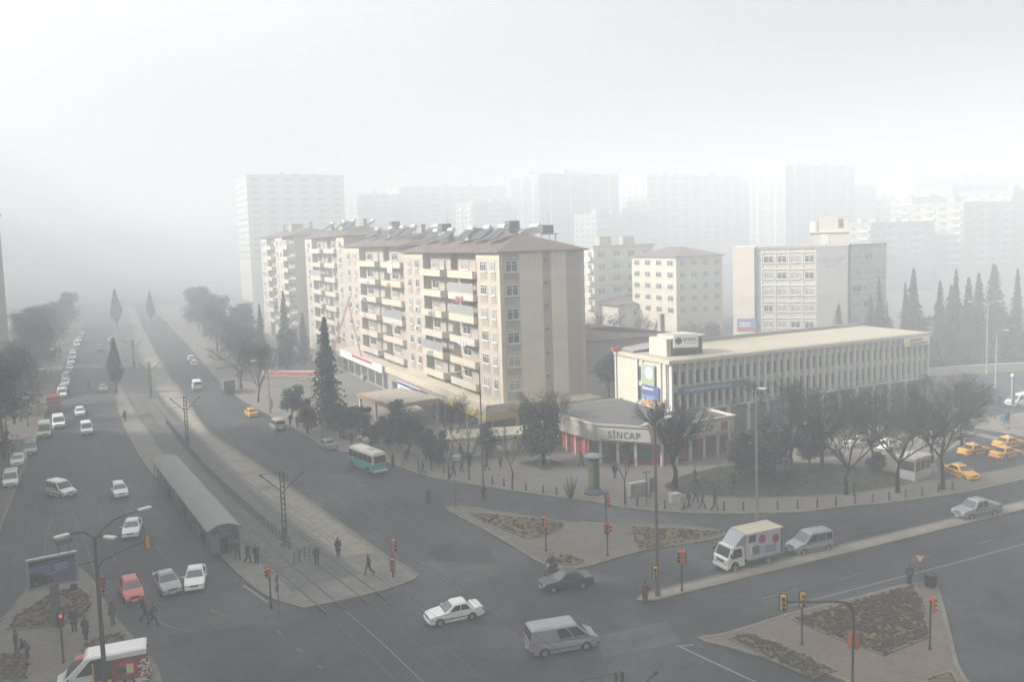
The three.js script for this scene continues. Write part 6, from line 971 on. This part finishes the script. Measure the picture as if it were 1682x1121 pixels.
function lamp(label, p, h, arms, o = {}) {
  const t = thing('street_lamp', label, 'street lamp', [p[0], o.y ?? SL, p[1]], 0, o.group), r = o.r ?? 0.11;
  part('pole', lathe([[r * 1.7, 0], [r * 1.6, 0.5], [r * 1.15, 0.6], [r, h * 0.45], [r * 0.65, h], [0, h + 0.02]], 12), o.m ?? M.polePale, t);
  for (const [dx, dz, up] of arms) { const e = V(dx, h + up, dz), a = part('lamp_arm', bend([V(0, h - 0.1, 0), V(dx * 0.4, h + up * 0.75, dz * 0.4), e], r * 0.4), o.m ?? M.polePale, t), k = Math.atan2(-dz, dx); const L = part('luminaire', [rbox(0.85, 0.16, 0.34, 0.3, 0, 0, 0.07), rbox(0.5, 0.08, 0.26, 0.35, -0.09, 0, 0.03)], M.lampHead, t); L.position.copy(e); L.rotation.y = k; }
  if (o.bands) for (const y of o.bands) part('band', new THREE.CylinderGeometry(r * 1.25, r * 1.25, 0.5, 12).translate(0, y, 0), M.yellow, t);
  return t;
}
lamp('tall lamp post with two arms standing on the street median', [37.95, -53.33], 13.62, [[-1.4, 0.9, 0.35], [1.5, -0.6, 0.2]], { r: 0.13, m: M.pole });
signalHead(scene.getObjectByName('street_lamp'), -0.28, 1.9, 0.15, -0.6, M.amber); 
lamp('pale lamp post with yellow band before the evergreen shrub', [56.03, -62.19], 13.26, [[0.1, 0.35, 0.15]], { r: 0.12, bands: [5.6], y: 0 });
lamp('lamp post with long arm before the apartment corner', [38.63, -88.09], 13.18, [[-2.6, 0.6, 0.3]], { r: 0.1, m: M.pole });
lamp('dark lamp post with three arms beside the billboard', [-1.0, -55.5], 11.2, [[2.6, -1.2, 0.9], [-1.4, 0.6, 0.6], [0.6, 0.6, 0.1]], { r: 0.13, m: M.poleDark });
lamp('pale lamp post of the side street', [137.79, -93.8], 9.5, [[1.2, 0.6, 0.6]], { r: 0.12 }); lamp('hazy two armed lamp post among the dark conifers', [150, -104], 13, [[-2.2, -1.6, 0.8], [1.6, 1, 0.8]], { r: 0.12 });
for (const p of [[-11.6, -128], [-11.3, -158], [-10.9, -190], [-10.5, -225], [-9.8, -262]]) lamp('hazy lamp post in the row of pavement trees', p, 8.6, [[2.2, 0, 0.6]], { r: 0.09, group: 'hazy lamp posts under the trees', m: M.pole });
for (const p of [[24.4, -175], [25.2, -146], [28.0, -121]]) lamp('slim lamp post at the flats side kerb', p, 8.6, [[-2.0, 0, 0.5]], { r: 0.08, group: 'lamp posts on the flats side', m: M.pole });
// tram masts
function mast(label, p, h, s = 1) {
  const t = thing('tram_mast', label, 'tram mast', [p[0], MD, p[1]], -0.15); part('footing', rbox(0.9, 0.25, 0.9, 0, 0.12, 0, 0.04), M.concrete, t);
  for (const d of [-0.17, 0.17]) part('mast_channel', box(0.1, h, 0.22, d, h / 2 + 0.2, 0), M.poleDark, t);
  for (let i = 0; i < Math.floor(h / 0.55); i++) part('batten', box(0.24, 0.12, 0.18, 0, 0.6 + i * 0.55, 0), M.pole, t);
  part('base_box', rbox(0.5, 1.5, 0.4, 0, 0.95, 0, 0.04), M.greenMetal, t);
  for (const q of [-1, 1]) { part('bracket', tube(V(q * 0.2, h * 0.76, 0), V(q * 1.9, h * 0.99, 0.25 * q), 0.05), M.poleDark, t); part('steady_arm', tube(V(q * 0.7, h * 0.84, 0), V(q * 2.2, h * 0.8, 0), 0.03), M.poleDark, t); part('insulator', new THREE.SphereGeometry(0.12, 8, 6).translate(q * 1.9, h * 0.99, 0.25 * q), M.poleDark, t); }
  part('stay', tube(V(0, h + 0.15, 0), V(-1.9, h, -0.25), 0.025), M.poleDark, t);
}
mast('lattice tram mast at the platform end', [14.59, -80.38], 6.84); mast('lattice tram mast halfway along the shelter', [10.34, -127.45], 7.19); mast('hazy lattice tram mast by the dark cypress', [8.3, -176], 6.6); mast('faint lattice tram mast far up the tracks', [7.2, -222], 6.6);
mast('lattice tram mast beyond the crossing', [22.09, -34.39], 6.4);
// railing between the tracks
{ const t = thing('track_railing', 'green grey railing between the two tram tracks', 'railing'), path = off(cut(R4, -150, -77), -2.2), c = new THREE.CatmullRomCurve3(path.map(([x, z]) => V(x, 0, z))), n = 52;
  for (let i = 0; i <= n; i++) { const p = c.getPointAt(i / n), o = part('post', box(0.08, 1.15, 0.08, 0, 0.67, 0), M.greenMetal, t); o.position.copy(p); }
  for (const y of [0.35, 0.75, 1.15]) part('rail', ribbon(path, 0.03, 0.03, y, y + 0.06), M.greenMetal, t);
  const bars = []; for (let i = 0; i < n * 5; i++) { const p = c.getPointAt(i / (n * 5)); bars.push(box(0.025, 0.8, 0.025, p.x, 0.76, p.z)); } part('bars', bars, M.greenMetal, t).userData.kind = 'stuff'; }
{ const t = thing('gate_railing', 'short crossing gate railing beside the tram mast', 'railing', [...[15.05, -75.16]], 0.6); t.position.y = MD; for (const x of [-1, -0.35, 0.35, 1]) part('post', tube(V(x, 0, 0), V(x, 1.1, 0), 0.035), M.poleDark, t); for (const y of [0.55, 1.08]) part('rail', tube(V(-1, y, 0), V(1, y, 0), 0.03), M.poleDark, t); }
// tram shelter
{
  const a = [9.15, -80.19], b = [6.33, -111.88], L = Math.hypot(b[0] - a[0], b[1] - a[1]), t = thing('tram_shelter', 'long grey tram shelter with curved roof and glass sides', 'shelter', [a[0], MD, a[1]], Math.atan2(-(b[1] - a[1]), b[0] - a[0])), W = 2.5, H = 2.5;
  const sec = []; for (let i = 0; i <= 10; i++) { const q = -1 + i / 5; sec.push([q * (W / 2 + 0.25), H + 0.5 * (1 - q * q)]); }
  const sh = new THREE.Shape(); sec.forEach(([x, y], i) => i ? sh.lineTo(x, y) : sh.moveTo(x, y)); sec.slice().reverse().forEach(([x, y]) => sh.lineTo(x, y - 0.12)); sh.closePath();
  const n = 14; for (let i = 0; i < n; i++) { const g = new THREE.ExtrudeGeometry(sh, { depth: L / n - 0.03, bevelEnabled: false }); g.rotateY(Math.PI / 2); g.translate(i * L / n, 0, 0); part('roof_panel', metric(g), M.grey, t); }
  for (const s of [-1, 1]) part('gutter', box(L, 0.14, 0.14, L / 2, H - 0.02, s * (W / 2 + 0.22)), M.pole, t);
  for (let i = 0; i <= n; i++) for (const s of [-1, 1]) part('post', box(0.1, H, 0.1, 0.06 + i * (L - 0.12) / n, H / 2, s * W / 2), M.greenMetal, t);
  const paneM = new THREE.MeshPhysicalMaterial({ color: rgb(0.55, 0.62, 0.62), transmission: 0.75, roughness: 0.15, thickness: 0 });
  for (let i = 0; i < n; i++) for (const s of [-1, 1]) { if (s < 0 && i % 4 === 1) continue; part('glass_pane', box(L / n - 0.14, 1.7, 0.03, (i + 0.5) * L / n, 1.2, s * W / 2), paneM, t); }
  part('end_arch', [box(0.12, 0.14, W + 0.3, 0.0, H, 0), box(0.1, 2.3, 0.1, 0.02, 1.2, -0.45), box(0.1, 2.3, 0.1, 0.02, 1.2, 0.35)], M.greenMetal, t); part('glass_pane', box(0.03, 1.9, 0.8, 0.02, 1.35, -0.85), paneM, t);
  { const g = new THREE.ExtrudeGeometry(sh, { depth: 0.1, bevelEnabled: false }); g.rotateY(Math.PI / 2); g.translate(-0.35, 0.02, 0); part('end_fascia', metric(g), M.slate, t); }
  for (let i = 0; i < 6; i++) part('bench', [box(2.2, 0.06, 0.4, 3 + i * L / 6.5, 0.46, W / 2 - 0.4), box(0.06, 0.45, 0.3, 2.2 + i * L / 6.5, 0.22, W / 2 - 0.4), box(0.06, 0.45, 0.3, 3.8 + i * L / 6.5, 0.22, W / 2 - 0.4)], M.greenMetal, t);
}
// billboard
{
  const p = [-4.51, -71.48], t = thing('billboard', 'large framed billboard with purple poster on a green post', 'billboard', [p[0] + 0.25, SL, p[1]], 0.12), w = 3.1, h = 2.15, y = 4.3;
  part('post', box(0.62, y - h / 2, 0.4, 0, (y - h / 2) / 2, 0), M.greenMetal, t); part('frame', [box(w + 0.3, 0.16, 0.36, 0, y + h / 2, 0), box(w + 0.3, 0.16, 0.36, 0, y - h / 2, 0), box(0.16, h - 0.16, 0.36, -w / 2 - 0.07, y, 0), box(0.16, h - 0.16, 0.36, w / 2 + 0.07, y, 0)], M.alu, t); part('back_panel', box(w, h - 0.1, 0.2, 0, y, -0.05), M.slate, t);
  const art = printed(w, h, (c, W, H) => { c.fillStyle = '#59528a'; c.fillRect(0, 0, W, H); c.fillStyle = '#0d0b1c'; c.fillRect(0, 0, W, H * 0.2); c.fillStyle = '#6a63a0'; c.fillRect(0, H * 0.24, W * 0.45, H * 0.24); c.fillStyle = '#100d1e'; c.beginPath(); c.moveTo(0, H * 0.48); c.quadraticCurveTo(W * 0.12, H * 0.4, W * 0.3, H * 0.56); c.lineTo(W * 0.52, H * 0.78); c.lineTo(W * 0.5, H * 0.95); c.lineTo(0, H); c.fill(); lines(c, '#8d88c0', W * 0.1, H * 0.12, W * 0.75, 1, 9, H * 0.035); lines(c, '#c4c0e6', W * 0.55, H * 0.26, W * 0.36, 4, H * 0.07, H * 0.03); lines(c, '#a9a4d8', W * 0.3, H * 0.56, W * 0.4, 1, 9, H * 0.03); lines(c, '#3f3970', W * 0.6, H * 0.7, W * 0.34, 1, 9, H * 0.03); c.fillStyle = '#8a85bd'; c.fillRect(W * 0.08, H * 0.82, W * 0.05, H * 0.1); });
  const f = part('poster', new THREE.BoxGeometry(w - 0.05, h - 0.2, 0.03), art, t); f.position.set(0, y, 0.08);
  part('lamp_bracket', [box(0.08, 0.9, 0.08, 0.5, y + h / 2 + 0.5, -0.1), box(0.08, 0.9, 0.08, 1.2, y + h / 2 + 0.5, -0.1), box(1.2, 0.35, 0.12, 0.9, y + h / 2 + 0.95, -0.1)], M.greenMetal, t); part('floodlight', rbox(0.45, 0.45, 0.35, 1.3, y - h / 2 - 0.45, 0.2, 0.06), M.black, t); part('stay_bar', tube(V(w / 2 + 0.1, y, 0), V(w / 2 + 1.6, y + 0.1, 0.1), 0.05), M.poleDark, t);
}
// advertising column
{ const p = [47.85, -78.82], t = thing('advertising_column', 'green advertising column with wide cap and yellow posters', 'advertising column', [p[0], SL, p[1]]); part('plinth', lathe([[0, 0.5], [0.75, 0.5], [0.85, 0.42], [0.85, 0.25], [1.1, 0.2], [1.12, 0], [0, 0]], 20), M.slate, t); part('shaft', lathe([[0.6, 0.5], [0.6, 3.9], [0, 3.9]], 20), M.green, t); for (const a of [0.2, 2.3, 4.4]) { const g = new THREE.CylinderGeometry(0.63, 0.63, 2.9, 10, 1, true, a, 1.3).translate(0, 2.2, 0), o = part('poster', g, new THREE.MeshStandardMaterial({ map: T.plaster, color: rgb(0.2, 0.22, 0.07), roughness: 0.8, side: THREE.DoubleSide }), t); } part('cap', lathe([[0, 4.45], [0.5, 4.4], [1.0, 4.2], [1.05, 4.0], [0.62, 3.9], [0, 3.9]], 20), M.bluegrey, t); }
// kiosk
{ const p = [81.49, -65.02], t = thing('kiosk', 'white kiosk with dark windows under the bare trees', 'kiosk', [p[0], SL, p[1]], 0.15); part('base_wall', box(3.2, 1.05, 2.2, 0, 0.53, 0), M.white, t); part('roof', [rbox(3.5, 0.22, 2.5, 0, 2.5, 0, 0.05), box(3.2, 0.25, 2.2, 0, 2.28, 0)], M.white, t); for (const [x, z] of [[-1.55, 1.05], [-0.5, 1.05], [0.5, 1.05], [1.55, 1.05], [-1.55, -1.05], [1.55, -1.05]]) part('post', box(0.1, 1.1, 0.1, x, 1.6, z), M.white, t); for (const x of [-1.02, 0, 1.02]) part('window', box(0.92, 1.08, 0.04, x, 1.6, 1.05), M.glass, t); for (const s of [-1, 1]) part('window', box(0.04, 1.08, 2.0, s * 1.55, 1.6, 0), M.glass, t); }
// bollards
const bol = thing('bollard', 'short dark bollard along the plaza kerb', 'bollard', [35.74, -97.2], 0, 'bollards along the plaza kerb'); bol.position.y = SL; part('post', lathe([[0.14, 0], [0.12, 0.08], [0.09, 0.12], [0.085, 0.72], [0.1, 0.76], [0.085, 0.86], [0, 0.92]], 12), M.poleDark, bol); part('collar', lathe([[0.095, 0.6], [0.11, 0.63], [0.095, 0.66]], 12), M.pole, bol);
for (const p of [[36.52, -95.11], [39.74, -87.97], [40.46, -86.39], [41.85, -83.6], [43.05, -81.79], [43.99, -80.42], [49.22, -72.49], [51.16, -70.38], [55.88, -66.81], [57.53, -65.8], [60.69, -64.33], [62.53, -63.44], [64.46, -62.71], [66.49, -62.16], [68.55, -61.6], [70.52, -61.1], [72.4, -60.66], [74.47, -60.35], [76.58, -60.04], [78.9, -59.87], [80.86, -59.68]]) { const o = dup(bol, p, 0); o.position.y = SL; }
// small things
{ const p = [53.09, -71.31], t = thing('utility_box', 'white box at the foot of the many limbed tree', 'box', [p[0], SL, p[1]]); part('case', rbox(1.1, 1.0, 0.7, 0, 0.5, 0, 0.04), M.white, t); part('lid', rbox(1.16, 0.08, 0.76, 0, 1.03, 0, 0.03), M.pale, t); }
{ const p = [51.3, -75.39], t = thing('utility_cabinet', 'pale grey utility cabinet pair behind the T shaped post', 'cabinet', [p[0], SL, p[1]]); for (const x of [-0.62, 0.62]) { part('case', rbox(1.1, 1.5, 0.6, x, 0.8, 0, 0.03), M.pale, t); part('door', rbox(0.95, 1.3, 0.03, x, 0.8, 0.31, 0.01), M.grey, t); } part('plinth', box(2.5, 0.1, 0.75, 0, 0.05, 0), M.concrete, t); }
{ const p = [52.43, -74.18], t = thing('notice_stand', 'dark upright notice board on the plaza', 'notice board', [p[0], SL, p[1]]); part('post', [box(0.1, 2.2, 0.1, -0.35, 1.1, 0), box(0.1, 2.2, 0.1, 0.35, 1.1, 0)], M.poleDark, t); part('board', box(0.6, 1.6, 0.08, 0, 1.3, 0), M.slate, t); }
{ const p = [50.03, -72], t = thing('sign_post', 'T shaped post with rusty crossbar on the plaza', 'sign post', [p[0], SL, p[1]]); part('pole', tube(V(0, 0, 0), V(0, 3.6, 0), 0.06), M.poleDark, t); part('crossbar', box(0.9, 0.22, 0.1, 0, 3.6, 0), M.salmon, t); }
{ const p = [56.41, -44.34], t = thing('yield_sign', 'triangular give way sign on a grey pole', 'sign', [p[0], SL, p[1]], -0.86); part('pole', tube(V(0, 0, 0), V(0, 2.6, 0), 0.04), M.pole, t); const tri = (s, d) => { const q = new THREE.Shape(); q.moveTo(-s, s * 0.6); q.lineTo(s, s * 0.6); q.lineTo(0, -s); q.closePath(); return new THREE.ExtrudeGeometry(q, { depth: d, bevelEnabled: false }); }; part('border', tri(0.48, 0.03).translate(0, 2.35, 0.03), M.signRed, t); part('face', tri(0.33, 0.012).translate(0, 2.37, 0.065), M.frame, t); }
{ const p = [57.32, -44.08], t = thing('litter_bin', 'black round litter bin beside the give way sign', 'bin', [p[0], 0, p[1]]); part('bin', lathe([[0, 0], [0.42, 0.02], [0.48, 1.0], [0.52, 1.02], [0.5, 1.1], [0, 1.25]], 16), M.black, t); part('hoop', new THREE.TorusGeometry(0.5, 0.03, 6, 18).rotateX(Math.PI / 2).translate(0, 0.7, 0), M.poleDark, t); }
{ const p = [11.06, -65.05], t = thing('round_sign', 'grey back of a double round sign on a slim post', 'sign', [p[0], 0, p[1]], -2.2); part('pole', tube(V(0, 0, 0), V(0, 3.2, 0), 0.045), M.pole, t); for (const y of [2.95, 2.2]) { part('disc', new THREE.CylinderGeometry(0.36, 0.36, 0.03, 18).rotateX(Math.PI / 2).translate(0, y, 0.06), M.alu, t); part('disc_face', new THREE.CylinderGeometry(0.33, 0.33, 0.012, 18).rotateX(Math.PI / 2).translate(0, y, 0.085), M.blue, t); } }
{ const p = [32.59, -81.71], t = thing('sign_pole', 'slim bare pole at the narrow end of the traffic island', 'pole', [p[0], SL, p[1]]); part('pole', tube(V(0, 0, 0), V(0, 3.0, 0), 0.045), M.pole, t); part('cap', box(0.3, 0.12, 0.08, 0, 3.0, 0), M.pole, t); }
{ const p = [111.33, -74.52], t = thing('public_phone', 'blue green public phone post on the pale pavement', 'phone', [p[0], SL, p[1]], 0.3); part('post', tube(V(0, 0, 0), V(0, 2.4, 0), 0.06), M.greenMetal, t); part('hood', rbox(0.9, 1.0, 0.8, 0, 1.5, 0, 0.25, 4), M.blue, t); part('plinth', rbox(1.3, 0.2, 1.1, 0, 0.1, 0, 0.05), M.concrete, t); }
{ const p = [117.98, -77.62], t = thing('info_panel', 'tall grey information panel on a pole', 'sign', [p[0], SL, p[1]], 0.3); part('pole', tube(V(0, 0, 0), V(0, 2.4, 0), 0.07), M.pole, t); part('panel', rbox(1.3, 4.0, 0.2, 0, 4.2, 0, 0.05), M.bluegrey, t); part('lamp_globe', new THREE.SphereGeometry(0.28, 12, 10).translate(-0.5, 6.4, 0), M.lampHead, t); }
// café tables and goods on the plaza
for (const [p, c, label] of [[[38.9, -103.51], M.orange, 'orange covered café table by the evergreen strip'], [[40.03, -99.54], M.white, 'white café table near the pale jacket'], [[41.55, -100.34], M.blue, 'blue covered café table under the awning'], [[43.34, -100.29], M.white, 'white café table under the awning end']]) { const t = thing('cafe_table', label, 'table', [p[0], SL, p[1]]); part('table_cloth', lathe([[0, 0.78], [0.6, 0.78], [0.64, 0.7], [0.68, 0.2], [0.66, 0.2], [0.6, 0.7], [0, 0.74]], 16), c, t); part('foot', lathe([[0.3, 0], [0.05, 0.06], [0.04, 0.74]], 10), M.black, t); }
{ const p = [39.53, -105.36], t = thing('parasol', 'closed green parasol beside the orange table', 'parasol', [p[0], SL, p[1]]); part('pole', tube(V(0, 0, 0), V(0, 2.5, 0), 0.035), M.wood, t); part('folded_canopy', lathe([[0, 2.5], [0.08, 2.4], [0.18, 1.6], [0.2, 1.2], [0.1, 1.1], [0, 1.1]], 12), M.green, t); part('foot', lathe([[0.3, 0], [0.3, 0.1], [0, 0.12]], 12), M.concrete, t); }

// contact wires over the tracks
for (const [dx, label] of [[-0.72, 'thin contact wire over the tram track beside the sandy verge'], [-4.1, 'thin contact wire over the tram track beside the platform']]) { const t = thing('contact_wire', label, 'wire'), q = off(cut(R4, -300, -28), dx).map(([x, z]) => V(x, 5.5, z)); part('wire', new THREE.TubeGeometry(new THREE.CatmullRomCurve3(q), 120, 0.014, 4, false), M.poleDark, t); part('carrier_cable', new THREE.TubeGeometry(new THREE.CatmullRomCurve3(q.map((v, i) => V(v.x, 6.2 - 0.35 * Math.abs(Math.sin(v.z / 37 * Math.PI)), v.z))), 160, 0.011, 4, false), M.poleDark, t); }
renderer.render(scene, camera);
